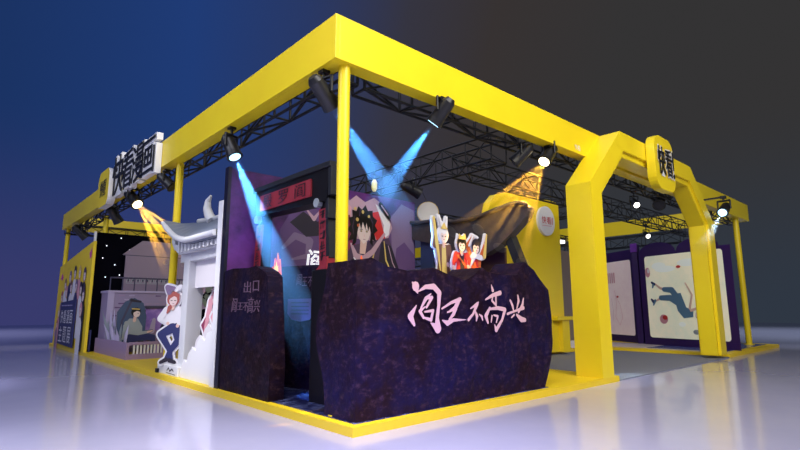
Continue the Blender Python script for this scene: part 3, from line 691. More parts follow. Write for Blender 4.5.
standee((4.26, 1.3, 1.7), XU, XN, fig(h3, 'p_orange', 'red', 'p_dark', [(-.28, h3*.92), (-.10, h3*1.06)], [(.26, h3*.88), (.32, h3*.98)],
    [('s', [(-.10, h3*.78), (-.26, h3*.66), (-.32, h3*.55)], [.16, .18, .10], 'p_white'), ('s', [(.26, h3*.78), (.36, h3*1.12)], [.11, .04], 'p_gold'), ('s', [(-.26, h3*.92), (-.1, h3*1.09), (.05, h3*1.06)], .05, 'p_white'), ('s', [(-.14, h3*.78), (.14, h3*.76)], [.10, .12], 'p_white')], skirt=.3),
    'orange-robed standee with white fur and raised arms, rightmost of three behind the rock', grow=.022)

# ------------------------------------------------------------------ yellow back wall with disc, bench, white pillar
yw = empty('yellow_wall', (11, 4.7, Z), 'tall yellow wall with rounded upper corner and white disc behind the rock wall', 'wall panel')
cut = [(9.0, Z), (9.0, 4.8), (9.15, 5.25), (9.5, 5.58), (10.0, 5.72), (10.6, 5.80), (12.9, 5.84), (13.25, 5.84), (13.5, 5.75), (13.5, Z)]
MB().prism([(x, 4.6, z) for x, z in reversed(cut)], (0, .28, 0), 'yellow').build('wall_board', yw)
dsc = MB().tube((12.45, 4.60, 4.98), (12.45, 4.50, 4.98), .56, 'white', seg=40, smooth=False).build('round_sign', yw)
fr = frame((12.45, 4.49, 4.98), XU, XN); mb = MB()
for i, ch in enumerate('快看'): mb.char(ch, fr, -.36+.34*i, -.12, -.06+.34*i, .16, 'red', k=.003)
mb.art(fr, [('s', [(.34, -.1), (.36, .14)], .05, 'red'), ('s', [(-.34, -.2), (.3, -.18)], .02, 'p_pink')], k=.004)
mb.build('lettering', dsc)
bn = empty('wall_ledge', (13.2, 4.45, Z), 'small yellow ledge projecting at the foot of the yellow wall by the arch', 'ledge')
MB().box((12.6, 4.35, 1.28), (13.75, 4.6, 1.42), 'yellow', .01).build('shelf', bn)
MB().box((13.05, 4.43, Z), (13.55, 4.6, 1.28), 'yellow', .01).build('support', bn)
wp = empty('white_pillar', (14.3, 5.4, Z), 'slim white pillar beside the right edge of the yellow wall', 'pillar')
MB().box((14.15, 5.3, Z), (14.45, 5.6, 4.2), 'white', .01).build('shaft', wp)
MB().box((13.9, 5.2, Z), (16.2, 5.3, .42), 'offwhite', .01).build('base_plinth', wp)
bw_ = empty('beige_wall', (16, 6.2, Z), 'beige-brown wall standing behind the left leg of the arch', 'wall panel')
MB().box((14.3, 6.2, Z), (18.6, 6.35, 4.3), 'beige').build('wall_board', bw_)
lp = empty('light_panel', (16, 6.8, 4.9), 'glowing white strip light panel hanging beside the yellow wall', 'light')
MB().box((15.3, 6.5, 4.72), (17.2, 6.8, 4.86), 'lamp_panel').build('diffuser', lp)
MB().box((15.25, 6.45, 4.86), (17.25, 6.85, 4.92), 'black').build('housing', lp)
for x in (15.5, 17.0): MB().path([(x, 6.28, 4.2), (x, 6.28, 4.95), (x, 6.65, 4.95)], .02, 'black').build('bracket', lp)

# ------------------------------------------------------------------ purple picture boards on the right
def picture_board(A_, B_, label, scal, pic, items, zt=4.15, z_in=4.02, in0=.22, in1=.22, side_end=False):
    A_ = Vector((*A_, 0)); B_ = Vector((*B_, 0)); L = (B_-A_).length; U = (B_-A_).normalized(); Nn = Vector((-abs(U.y), U.x if U.y < 0 else -U.x, 0))
    if Nn.x > 0: Nn = -Nn
    rt = empty('picture_board', tuple((A_+B_)/2+Vector((0, 0, Z))), label, 'display board', 'purple picture boards')
    pts = [(0, Z), (0, zt)]
    for c, w in scal:
        for i in range(11): a = PI-PI*i/10; pts.append((c+w*math.cos(a), zt+.46*math.sin(a)))
    pts += [(L, zt), (L, Z)]
    P = [A_+U*a+Vector((0, 0, z)) for a, z in pts]
    MB().prism([tuple(p) for p in P], tuple(-Nn*.3), 'purple_board').build('board', rt)
    fr = (A_, U, Vector((0, 0, 1)), Nn)
    fm = MB(); rr = rrect(in0, L-in1, .45, z_in, .12)
    fm.prism([tuple(A_+U*a+Vector((0, 0, z))+Nn*.035) for a, z in rr], tuple(-Nn*.035), 'offwhite', front=pic)
    pl = fm.build('picture', rt)
    mb = MB(); mb.art(fr, items, k=.04, dk=.002); mb.build('painted_details', pl)
    MB().prism([tuple(A_+U*a+Vector((0, 0, z))+Nn*.05) for a, z in ((0, Z), (0, .40), (L, .40), (L, Z))], tuple(-Nn*.05), 'purple_board').build('kick_board', rt)
    return rt
pic1 = [('e', 1.0, 3.55, .35, .16, 'mist'), ('e', 1.3, 3.4, .5, .14, 'mist'), ('e', 2.4, 3.6, .5, .16, 'mist'),
        ('e', .42, 3.3, .13, .22, 'p_pink'), ('e', .46, 3.36, .06, .1, 'p_white'), ('e', 1.95, 3.45, .11, .06, 'red'), ('e', 2.65, 3.0, .09, .06, 'p_pink'),
        ('e', 1.05, 1.25, .20, .20, 'p_pink'), ('e', 1.12, 1.32, .12, .10, 'red'), ('e', 2.5, .75, .14, .10, 'p_green'), ('e', 1.9, 1.05, .16, .1, 'mist'),
        # falling figure in denim dungarees
        ('s', [(.72, 2.02), (1.05, 2.18), (1.40, 2.12)], [.07, .11, .15], 'skin'),
        ('s', [(.75, 2.78), (1.0, 2.58), (1.3, 2.48)], [.07, .11, .14], 'skin'),
        ('s', [(1.0, 2.16), (1.45, 2.15), (1.75, 1.98)], [.22, .26, .30], 'p_denim'),
        ('s', [(1.18, 2.52), (1.55, 2.48), (1.8, 2.1)], [.2, .26, .30], 'p_denim'),
        ('p', [(1.6, 2.30), (1.95, 2.35), (2.15, 1.75), (2.45, 1.60), (2.42, 1.35), (2.0, 1.30), (1.75, 1.6)], 'p_denim'),
        ('s', [(.62, 1.98), (.52, 2.10)], [.14, .09], 'p_navy'), ('s', [(.7, 2.05), (.60, 1.86)], [.12, .07], 'p_denim'),
        ('s', [(.72, 2.76), (.60, 2.84)], [.12, .10], 'p_navy'), ('s', [(.66, 2.74), (.62, 2.62)], [.10, .07], 'p_denim'),
        ('s', [(2.35, 1.62), (2.75, 1.75), (2.85, 1.6)], [.11, .09, .06], 'skin'),
        ('s', [(2.3, 1.7), (2.45, 2.25), (2.2, 2.75)], [.10, .08, .05], 'skin'),
        ('e', 2.68, 1.42, .16, .17, 'p_brown'), ('e', 2.62, 1.44, .10, .11, 'skin2')]
picture_board((19.45, 4.12), (18.18, .10), 'large purple board with a pale picture of a falling figure in denim', [(.95, .93), (2.85, .93)], 'panel_pic', pic1, in0=.30, in1=.33)
pic2 = [('s', [(2.35+.16*i, 3.0-.0*i), (2.35+.16*i, 3.45)], .09, 'p_pink') for i in range(4)]
pic2 += [('s', [(3.05, .9), (2.75, 1.3), (2.9, 2.0), (2.8, 2.6)], .018, 'p_pink'), ('s', [(3.05, .9), (3.3, 1.3), (3.15, 1.9), (2.85, 2.35)], .018, 'p_pink'), ('e', 3.0, 2.28, .09, .05, 'red'), ('s', [(2.5, 1.1), (2.6, 1.6), (2.5, 2.2)], .016, 'p_rose')]
picture_board((22.2, 8.4), (19.95, 4.55), 'purple board with a pale pink line-drawn poster, left of the falling figure board', [], 'panel_pink', pic2, zt=4.5, z_in=4.02, in0=.3, in1=.3)
MB_ = empty('purple_column', (19.7, 4.35, Z), 'dark purple column with a violet upper edge standing between the two picture boards', 'column')
MB().box((19.55, 4.22, Z), (19.88, 4.48, 4.66), 'purple_board', .01).build('shaft', MB_)
MB().box((19.50, 4.20, 4.3), (19.55, 4.50, 4.70), 'purple_light').build('edge_strip', MB_)
ls = empty('leaflet_stand', (20.3, .9, Z), 'small lilac leaflet stand leaning beside the far right pole', 'stand')
MB().prism([(20.6, 1.0, Z), (21.0, 1.0, Z), (20.8, 1.05, 1.75), (20.6, 1.05, 1.9)], (0, .06, 0), 'lilac_l').build('board', ls)
MB().prism([(20.6, 1.06, 1.2), (20.7, 1.06, 1.2), (20.7, 1.6, Z+.01), (20.6, 1.6, Z+.01)], (0, .03, 0), 'lilac').build('prop', ls)

# ------------------------------------------------------------------ white Chinese gate on the left face
wg = empty('white_gateway', (.6, 6.3, Z), 'white Chinese gateway with upturned roof and columns on the left side', 'gateway')
MB().box((.32, 7.35, Z), (.72, 7.72, 3.12), 'cloudw', .02).build('column', wg)
MB().box((.80, 5.45, Z), (1.10, 5.70, 3.12), 'cloudw', .02).build('column', wg)
MB().box((.34, 5.0, 2.92), (.74, 8.05, 3.16), 'cloudw', .02).build('lintel', wg)
MB().box((.50, 5.0, 2.25), (.60, 7.35, 2.92), 'offwhite').build('infill_panel', wg)
# eaves: swept roof skin, curved up at the left tip
secs = []
for t_ in [i/14 for i in range(15)]:
    y = 5.02+(8.30-5.02)*t_; lift = .62*max(0, (t_-.45)/.55)**2.2
    flare = .10*max(0, (t_-.5)/.5)**2
    secs.append((y, 3.28+lift, lift, flare))
mb = MB(); vs = []; fs = []
for y, ze, lift, fl in secs:
    vs += [(.02-fl, y, ze), (.02-fl, y, ze+.16), (.40, y, ze*.5+.5*3.95+.10), (.85, y, 4.02+lift*.12), (1.6, y, 3.5), (1.6, y, 3.3)]
q = 6
for i in range(len(secs)-1):
    for j in range(q): fs.append((i*q+j, i*q+(j+1) % q, (i+1)*q+(j+1) % q, (i+1)*q+j))
fs += [tuple(range(q-1, -1, -1)), tuple((len(secs)-1)*q+j for j in range(q))]
mb.add(vs, fs, 'slate'); mb.build('roof_slope', wg)
mb = MB(); mb.path([(.0-fl, y, ze+.09) for y, ze, l_, fl in secs], [.075]*14+[.05], 'cloudw'); mb.build('eave_edge', wg)
mb = MB(); mb.path([(.85, y, 4.06+l_*.12) for y, ze, l_, fl in secs], .07, 'cloudw'); mb.build('ridge', wg)
for yy in (7.3, 5.95):
    mb = MB(); sg = 1 if yy > 6 else -1
    mb.path([(.80, yy-.05*sg, 4.0), (.78, yy+.10*sg, 4.15), (.76, yy+.22*sg, 4.35), (.76, yy+.20*sg, 4.55), (.76, yy+.02*sg, 4.68)], [.13, .13, .11, .08, .03], 'cloudw'); mb.build('ridge_horn', wg)
for i in range(11):
    y = 5.15+i*.235; zz = secs[min(14, int((y-5.02)/3.28*14+.5))][1]
    MB().box((.10, y, 3.14), (.60, y+.10, zz-.01), 'cloudw').build('bracket', wg)
MB().box((.22, 5.02, 3.12), (.66, 7.9, 3.20), 'cloudw').build('bracket_rail', wg)
mb = MB()
for i in range(2): mb.prism([(.16, 7.75+.26*i, 3.14+.10*i), (.16, 8.01+.26*i, 3.28+.20*i), (.16, 8.01+.26*i, 3.40+.23*i), (.16, 7.75+.26*i, 3.34+.12*i)], (.4, 0, 0), 'cloudw')
mb.build('corner_bracket', wg)
ws = empty('white_fin', (.1, 4.9, Z), 'tall narrow white fin standing against the purple wall edge', 'panel')
MB().box((.04, 4.78, Z), (.34, 5.0, 4.05), 'white', .01).build('fin_board', ws)

# white cloud cutout base and plinth box
cl = empty('cloud_cutout', (.12, 5.6, Z), 'white cloud-shaped cutout base under the standees', 'cutout')
cp = [(6.95, Z), (6.95, .35), (6.8, .55), (6.6, .50), (6.5, .72), (6.3, .85), (6.1, .78), (6.0, 1.0), (5.8, 1.12), (5.6, 1.02), (5.5, 1.2), (5.3, 1.25), (5.1, 1.1), (5.02, 1.3), (5.02, Z)]
MB().prism([(.14, y, z) for y, z in cp], (.05, 0, 0), 'white').build('front_layer', cl)
cp2 = [(y+.5, z+.25 if z > Z else z) for y, z in cp if y < 6.9]
MB().prism([(.48, y, z) for y, z in cp2], (.05, 0, 0), 'offwhite').build('back_layer', cl)
MB().box((.19, 5.1, Z), (.48, 6.9, .25), 'white').build('joining_block', cl)
bb = empty('name_plinth', (.12, 7.6, Z), 'low white plinth box with a small black logo in front of the seated standee', 'plinth')
MB().box((.08, 6.98, Z), (.38, 8.45, .36), 'white', .01).build('box', bb)
fr = frame((.078, 8.45, Z), (0, -1, 0), (-1, 0, 0)); mb = MB()
mb.art(fr, [('s', [(.75, .10), (.85, .17), (.95, .10), (1.1, .16), (1.2, .12)], .035, 'ink'), ('s', [(.7, .05), (1.35, .04)], .015, 'ink')], k=.003); mb.build('logo', bb)
MB().box((.02, 8.30, Z), (.08, 8.42, Z+.10), 'ink').build('black_tab', bb)

YU, YN = (0, -1, 0), (-1, 0, 0)
DU, DN = (.72, -.694, 0), (-.694, -.72, 0)       # turned towards the open corner
# seated/leaning figure with crossed legs
it = [('s', [(-.05, 1.35), (.0, 1.05), (.08, .95)], [.34, .36, .30], 'p_white'),
      ('s', [(.0, .95), (-.30, .78), (-.05, .40), (.02, .12)], [.26, .20, .15, .11], 'p_navy'),
      ('s', [(.10, .95), (.18, .62), (-.02, .35), (-.12, .12)], [.26, .19, .14, .11], 'p_navy'),
      ('s', [(-.02, .10), (.12, .05)], [.12, .09], 'p_dark'), ('s', [(-.12, .12), (-.26, .05)], [.12, .09], 'p_dark'),
      ('s', [(-.18, 1.42), (-.34, 1.20), (-.15, 1.08)], [.13, .11, .08], 'p_white'), ('s', [(.12, 1.42), (.26, 1.18), (.14, 1.02)], [.13, .11, .08], 'p_white'),
      ('e', -.13, 1.07, .045, .045, 'skin'), ('e', .14, 1.0, .045, .045, 'skin'),
      ('s', [(-.02, 1.45), (-.02, 1.58)], .09, 'skin'), ('e', -.02, 1.72, .17, .19, 'p_hair'), ('e', -.02, 1.68, .11, .14, 'skin2'),
      ('p', [(-.18, 1.62), (-.17, 1.86), (0, 1.93), (.15, 1.85), (.14, 1.62), (.09, 1.76), (0, 1.80), (-.1, 1.74)], 'p_hair'),
      ('s', [(-.1, 1.5), (-.16, 1.35)], [.12, .05], 'p_hair'), ('s', [(-.14, 1.9), (-.2, 2.04), (-.02, 2.0)], [.14, .13, .12], 'p_grey'), ('s', [(.05, 1.96), (.14, 2.02)], .1, 'p_white'),
      ('s', [(-.08, 1.68), (-.04, 1.68)], .018, 'ink'), ('s', [(.02, 1.68), (.06, 1.68)], .018, 'ink'), ('s', [(-.03, 1.60), (.01, 1.60)], .01, 'p_wine')]
standee((.20, 7.86, .36), DU, DN, it, 'red-haired standee in white shirt and navy trousers, legs crossed, left of the white column', foot=False, s_=.94)
def girl(c1, c2, hair, flip=1, h=1.5):
    return [('p', [(-.34*flip, .0), (-.12, h*.55), (-.14, h*.78), (.14, h*.78), (.12, h*.55), (.30*flip, .12)], c1),
            ('p', [(-.1, .1), (-.05, h*.76), (.06, h*.76), (.14, .2)], c2),
            ('s', [(-.13, h*.75), (-.30, h*.60), (-.22, h*.48)], [.10, .09, .06], c1), ('s', [(.13, h*.75), (.30, h*.68), (.34, h*.82)], [.10, .09, .05], c1),
            ('e', -.22, h*.47, .04, .04, 'skin'), ('e', .34, h*.83, .04, .04, 'skin'), ('s', [(0, h*.76), (0, h*.84)], .07, 'skin'),
            ('s', [(-.13, h*.9), (-.2, h*.66), (-.26, h*.5)], [.12, .10, .03], hair), ('s', [(.12, h*.9), (.18, h*.7)], [.1, .04], hair),
            ('e', 0, h*.92, .15, .16, hair), ('e', 0, h*.905, .10, .12, 'skin2'),
            ('p', [(-.13, h*.90), (-.1, h*1.0), (0, h*1.03), (.1, h*1.0), (.13, h*.90), (.05, h*.96), (-.04, h*.94)], hair),
            ('s', [(-.06, h*.905), (-.03, h*.905)], .016, 'ink'), ('s', [(.03, h*.905), (.06, h*.905)], .016, 'ink'), ('s', [(-.015, h*.86), (.015, h*.86)], .01, 'p_wine')]
standee((.84, 6.75, Z), DU, DN, girl('p_wine', 'p_dark', 'p_pink', h=2.0), 'standee in a wine red dress with pink hair, right of the white column')
standee((.76, 6.0, Z), DU, DN, girl('p_pink', 'p_white', 'p_brown', -1, h=2.35), 'brown-haired standee in pink and white, beside the tall white fin')
standee((1.35, 7.3, Z), DU, DN, girl('p_white', 'p_grey', 'p_dark', h=2.15), 'dark-haired standee in white behind the white column', foot=True)
standee((2.1, 7.2, Z), DU, DN, girl('yellow_print', 'p_gold', 'p_grey', h=1.95), 'standee in yellow seen between the white columns', foot=True)

# ------------------------------------------------------------------ brick courtyard set
bk_ = empty('brick_facade', (1.9, 15.6, Z), 'lilac brick-print facade with a balcony rail behind the planter', 'stage set')
mb = MB(); mb.box((.46, 15.9, Z), (4.0, 16.95, 2.36), 'lilac'); body = mb.build('brick_block', bk_)
MB().box((.44, 15.88, Z), (.66, 15.90, 2.36), 'lilac_l').build('corner_strip', bk_)
MB().box((.42, 15.86, 2.36), (4.05, 16.99, 2.44), 'lilac_l').build('coping', bk_)
fr = frame((.5, 15.9, 0), XU, XN); mb = MB(); random.seed(3)
for row in range(14):
    z = .3+row*.15
    for c in range(11):
        x = .2+c*.32+(.16 if row % 2 else 0)+random.uniform(-.03, .03)
        if random.random() < .62 and x < 3.3: mb.art(fr, [('s', [(x, z), (x+.17, z+random.uniform(-.01, .01))], [.05, .035], random.choice(['planter', 'lilac_l', 'p_violet']))], k=.004)
mb.build('brick_print', body)
mb = MB()
mb.path([(.50, 15.95, 2.93), (4.0, 15.95, 2.93)], .03, 'dusk')
top_r = mb.build('balcony_rail', bk_)
for i in range(9): MB().tube((.50+.42*i, 15.95, 2.44), (.50+.42*i, 15.95, 2.93), .022, 'dusk').build('rail_post', bk_)
hs = empty('house_board', (2.5, 16.6, 2.44), 'mauve house-shaped board with a scrollwork band, on top of the brick facade', 'board')
MB().prism([(1.12, 16.6, 2.44), (1.12, 16.6, 3.86), (1.0, 16.6, 3.9), (1.7, 16.6, 4.5), (3.6, 16.6, 4.5), (4.2, 16.6, 3.9), (4.1, 16.6, 3.86), (4.1, 16.6, 2.44)], (0, .08, 0), 'mauve').build('board', hs)
fr = frame((1.12, 16.6, 2.44), XU, XN); mb = MB(); random.seed(5)
for i in range(16):
    x = .08+.18*i; mb.art(fr, [('s', [(x, .36), (x+.07, .56), (x+.14, .36)], .03, 'p_green'), ('e', x+.07, .44, .035, .05, 'dusk'), ('s', [(x, .32), (x+.17, .32)], .02, 'p_green')], k=.004, dk=.001)
mb.art(fr, [('s', [(-.1, 1.44), (3.05, 1.44)], .03, 'dusk')], k=.006)
mb.build('scroll_band', hs)
pt = empty('planter_box', (.7, 14.5, Z), 'mauve wooden planter box with spiky leaves at the corner of the brick set', 'planter')
MB().box((.34, 12.45, Z), (.42, 16.80, .66), 'planter').build('front_board', pt)
MB().box((.42, 12.45, Z), (1.9, 12.52, .30), 'planter').build('bottom_rail', pt)
MB().box((.42, 12.45, .58), (1.9, 12.52, .68), 'planter').build('top_rail', pt)
for i in range(13): MB().box((.55+.105*i, 12.46, .30), (.60+.105*i, 12.51, .58), 'white').build('white_slat', pt)
random.seed(11)
for i in range(22):
    y = 15.7-.085*i; x = .56+random.uniform(-.06, .10); h = random.uniform(.9, 1.5)*(1-.022*i); a = random.uniform(-.45, .45); b2 = random.uniform(-.30, .10)
    p0 = Vector((x, y, Z+.3)); p1 = p0+Vector((b2*.5, a*.4, h*.6)); p2 = p0+Vector((b2, a, h))
    sd = Vector((-.03, .085, 0)); t2 = Vector((.02, 0, 0))
    mb = MB(); mb.add([p0-sd, p0+sd, p0+t2*2, p1-sd*.9, p1+sd*.9, p1+t2*2, p2], [(0, 1, 4, 3), (1, 2, 5, 4), (2, 0, 3, 5), (3, 4, 6), (4, 5, 6), (5, 3, 6)], 'frond' if i % 3 else 'p_green')
    mb.build('leaf', pt)
MB().box((.43, 13.9, Z), (.72, 15.85, Z+.3), 'p_plum').build('soil_box', pt)
# seated figure cutout in front of the facade
sfig = [('p', [(-.55, .5), (-.6, 1.5), (-.38, 1.85), (-.1, 1.98), (.2, 1.8), (.32, 1.35), (.3, .5)], 'teal'),
        ('s', [(-.5, .45), (-.45, 1.2), (-.2, 1.9)], .07, 'dusk'), ('s', [(-.2, 1.92), (.1, 1.86)], [.1, .06], 'p_dark'),
        ('p', [(-.42, .55), (-.40, 1.05), (-.22, 1.28), (.05, 1.28), (.22, 1.0), (.24, .6)], 'p_green'),
        ('s', [(-.15, .6), (.25, .65), (.6, .6)], [.3, .24, .18], 'p_navy'), ('s', [(.58, .6), (.66, .3), (.6, .12)], [.16, .12, .1], 'p_navy'),
        ('s', [(-.30, 1.12), (-.2, .82), (.1, .76), (.42, .80)], [.16, .15, .13, .09], 'p_green'), ('s', [(.42, .80), (.56, .84)], [.08, .05], 'skin'),
        ('s', [(-.06, 1.2), (-.04, 1.36)], .10, 'skin'), ('e', -.03, 1.5, .155, .16, 'ink'), ('e', .0, 1.45, .11, .13, 'skin2'),
        ('p', [(-.17, 1.46), (-.14, 1.62), (0, 1.67), (.12, 1.6), (.12, 1.50), (0, 1.55), (-.08, 1.50)], 'ink'), ('s', [(.03, 1.46), (.06, 1.46)], .018, 'ink'), ('s', [(-.16, 1.62), (.08, 1.60)], .04, 'p_gold')]
standee((1.0, 14.1, Z), XU, XN, sfig, 'dark-haired seated standee in a sage shirt on a teal chair, behind the white slats', grow=.02, backcol='teal', foot=False)
vb = empty('cabinet_board', (2.0, 14.6, Z), 'violet printed cabinet board with a crescent, right of the seated standee', 'board')
MB().box((1.45, 14.6, Z), (2.6, 14.68, 1.78), 'violet').build('board', vb)
MB().box((1.40, 14.56, 1.76), (2.66, 14.70, 1.86), 'dusk').build('top_board', vb)
MB().box((1.28, 14.62, Z), (1.45, 14.68, 1.70), 'p_plum').build('side_board', vb)
fr = frame((1.45, 14.6, 0), XU, XN); mb = MB()
mb.art(fr, [('e', .75, 1.0, .22, .24, 'dusk'), ('e', .84, 1.06, .19, .20, 'violet'), ('e', .3, .7, .22, .3, 'p_grey'), ('s', [(.25, .95), (.3, 1.35)], [.2, .12], 'lilac_l'), ('s', [(.1, .2), (.5, .5), (.9, .3)], .08, 'p_rose')], k=.004); mb.build('crescent_print', vb)
tb = empty('wine_bottle', (1.62, 13.2, .13), 'tall dark bottle standing on a small stool behind the white slats', 'bottle')
mb = MB(); mb.path([(1.62, 13.2, .62), (1.62, 13.2, .96), (1.62, 13.2, 1.05), (1.62, 13.2, 1.22)], [.07, .07, .03, .025], 'ink', 12); mb.build('glass_body', tb)
st = empty('stool', (1.62, 13.2, Z), 'small dark stool under the bottle behind the white slats', 'stool')
MB().tube((1.62, 13.2, .57), (1.62, 13.2, .62), .17, 'p_plum', seg=16).build('seat', st)
for a in range(3): MB().tube((1.62+.13*math.cos(a*2.1), 13.2+.13*math.sin(a*2.1), Z), (1.62+.1*math.cos(a*2.1), 13.2+.1*math.sin(a*2.1), .57), .018, 'p_plum').build('leg', st)
tb.location = (1.62, 13.2, .62)
for c in tb.children:
    for v in c.data.vertices: v.co.z -= .49
# tree cutout behind the pole
tr = empty('tree_cutout', (3.4, 12.6, Z), 'grey-green tree cutout between the brick set and the white gateway', 'cutout')
mb = MB(); random.seed(9)
for i in range(46):
    a = random.random()*2*PI; q = random.random()**.5
    cx, cz = 3.6+1.15*q*math.cos(a), 2.1+.55*q*math.sin(a); r0 = random.uniform(.10, .2); y0 = 12.6+random.uniform(-.10, .10)
    mb.prism([(cx+r0*math.cos(t)*(1 if t_i % 2 else .7), y0, cz+r0*math.sin(t)*(1 if t_i % 2 else .7)) for t_i, t in enumerate([2*PI*k/10 for k in range(10)])], (0, .03, 0), random.choice(['leaf', 'p_green', 'planter']))
mb.build('foliage', tr); MB().box((3.5, 12.58, Z), (3.75, 12.64, 1.9), 'p_brown').build('trunk', tr)

# black starry wall
sw = empty('starry_wall', (2, 17.1, Z), 'black wall with small star lights behind the group poster', 'wall panel')
MB().box((.12, 17.1, Z), (6.4, 17.22, 4.77), 'night').build('wall_board', sw)
MB().box((.05, 17.08, Z), (.12, 17.24, 4.79), 'white').build('edge_trim', sw)
for x, z in ((1.0, 4.6), (1.35, 4.15), (1.62, 4.13), (.85, 3.5), (.50, 4.25), (.55, 3.0), (1.05, 3.1), (.4, 3.75)):
    MB().tube((x, 17.1, z), (x, 17.07, z), .02, 'star', seg=8).build('star_light', sw)
MB().box((.16, 16.86, Z), (.20, 17.08, .95), 'p_navy').build('corner_panel', sw)
fr = frame((.155, 17.06, Z), YU, YN); mb = MB()
mb.art(fr, [('s', [(.02, .12), (.02, .75), (.18, .75), (.18, .12), (.02, .12)], .014, 'violet')], k=.004); mb.build('panel_outline', sw)

# group poster
gp = empty('group_poster', (.05, 20.2, Z), 'yellow poster board of many young people around a navy title block at the far left', 'poster')
MB().prism([(.0, 23.75, Z), (.0, 16.86, Z), (.0, 16.86, 4.38), (.0, 23.75, 3.78)], (.10, 0, 0), 'yellow_print').build('board', gp)
fr = frame((-.005, 23.75, Z), YU, YN); mb = MB(); random.seed(21)
hair = ['ink', 'p_brown', 'p_hair', 'p_gold', 'p_grey', 'p_pink', 'p_plum']; cloth = ['p_white', 'p_navy', 'p_white', 'p_pink', 'p_dark', 'p_grey', 'p_white']
k = .004
def head_body(x, z, s_, ci):
    global k
    c1 = cloth[ci % 7]; h_ = hair[(ci*3+1) % 7]
    mb.art(fr, [('p', [(x-.34*s_, z-1.9*s_), (x-.32*s_, z-.45*s_), (x-.12*s_, z-.28*s_), (x+.12*s_, z-.28*s_), (x+.32*s_, z-.45*s_), (x+.34*s_, z-1.9*s_)], c1),
                ('e', x, z, .24*s_, .27*s_, h_), ('e', x, z-.05*s_, .16*s_, .20*s_, 'skin2'), ('p', [(x-.22*s_, z), (x-.15*s_, z+.2*s_), (x+.15*s_, z+.2*s_), (x+.22*s_, z), (x, z+.08*s_)], h_),
                ('s', [(x-.08*s_, z-.05*s_), (x-.05*s_, z-.05*s_)], .025*s_, 'ink'), ('s', [(x+.05*s_, z-.05*s_), (x+.08*s_, z-.05*s_)], .025*s_, 'ink')], k=k, dk=.0006)
    k += .003
for i, (x, z, s_) in enumerate([(1.9, 2.75, 1.0), (2.9, 3.05, 1.0), (3.9, 3.2, 1.05), (4.9, 3.15, 1.05), (5.9, 3.0, 1.1), (1.4, 2.2, .95), (2.4, 2.4, 1.0), (3.4, 2.6, 1.05), (4.5, 2.6, 1.05), (5.5, 2.45, 1.05), (1.1, 1.5, .95), (6.1, 2.2, 1.15), (.95, .95, .7), (5.9, 1.6, 1.1)]): head_body(x, z, s_, i)
mb.build('painted_people', gp)
tb_ = MB(); tb_.prism([(-.10, 23.75-a, Z+z) for a, z in ((1.75, .12), (5.05, .08), (5.05, 2.02), (1.95, 1.92))], (.05, 0, 0), 'p_navy'); tbo = tb_.build('title_block', gp)
fr = frame((-.105, 23.75, Z), YU, YN); mb = MB()
for i, ch in enumerate('快看漫画'): mb.char(ch, fr, 2.15+.68*i, 1.02, 2.72+.68*i, 1.58, 'p_white', k=.004)
for i, ch in enumerate('主题展'): mb.char(ch, fr, 2.05+.95*i, .22, 2.80+.95*i, .88, 'p_white', k=.004)
mb.art(fr, [('s', [(2.2+.35*i, 1.78), (2.42+.35*i, 1.78)], .05, 'lilac_l') for i in range(7)], k=.004, dk=0)
mb.build('lettering', tbo)
fr = frame((-.005, 23.75, Z), YU, YN)
MB().art(fr, [('p', [(.5, 3.05), (.85, 3.3), (1.2, 3.1), (1.0, 2.95)], 'p_mag'), ('p', [(6.35, 3.8), (6.75, 4.0), (6.75, 3.65), (6.55, 3.55)], 'p_mag'), ('p', [(.25, .5), (.6, .9), (.8, .6), (.5, .35)], 'p_pink')], k=.004).build('corner_logo', gp)

# ------------------------------------------------------------------ spotlights with real beams
def haze_mat(name, col, dens, src=None, L=0):
    m = bpy.data.materials.new(name); m.use_nodes = True; t = m.node_tree; t.nodes.clear()
    v = N(t, 'ShaderNodeVolumeScatter'); v.inputs['Color'].default_value = (*col, 1); v.inputs['Density'].default_value = dens; v.inputs['Anisotropy'].default_value = .1
    o_ = N(t, 'ShaderNodeOutputMaterial'); 
    if L:
        g = N(t, 'ShaderNodeNewGeometry'); sb = N(t, 'ShaderNodeVectorMath', operation='DISTANCE'); sb.inputs[1].default_value = src
        t.links.new(g.outputs['Position'], sb.inputs[0])
        dv = N(t, 'ShaderNodeMath', operation='DIVIDE'); dv.inputs[1].default_value = L
        cr = N(t, 'ShaderNodeValToRGB'); el = cr.color_ramp.elements
        el[0].position = 0; el[0].color = (.55, .55, .55, 1); el[1].position = .97; el[1].color = (0, 0, 0, 1)
        for p_, q_ in ((.10, .6), (.25, .75), (.45, .75), (.65, .45), (.82, .18)):
            x_ = el.new(p_); x_.color = (q_, q_, q_, 1)
        mu = N(t, 'ShaderNodeMath', operation='MULTIPLY'); mu.inputs[1].default_value = dens
        t.links.new(sb.outputs['Value'], dv.inputs[0]); t.links.new(dv.outputs[0], cr.inputs[0]); t.links.new(cr.outputs[0], mu.inputs[0]); t.links.new(mu.outputs[0], v.inputs['Density'])
    t.links.new(v.outputs[0], o_.inputs['Volume']); return m
HZ_B = ('blue_beam_haze', (.7, .88, 1), .32)
HZ_O = ('warm_beam_haze', (1, .95, .8), .22)
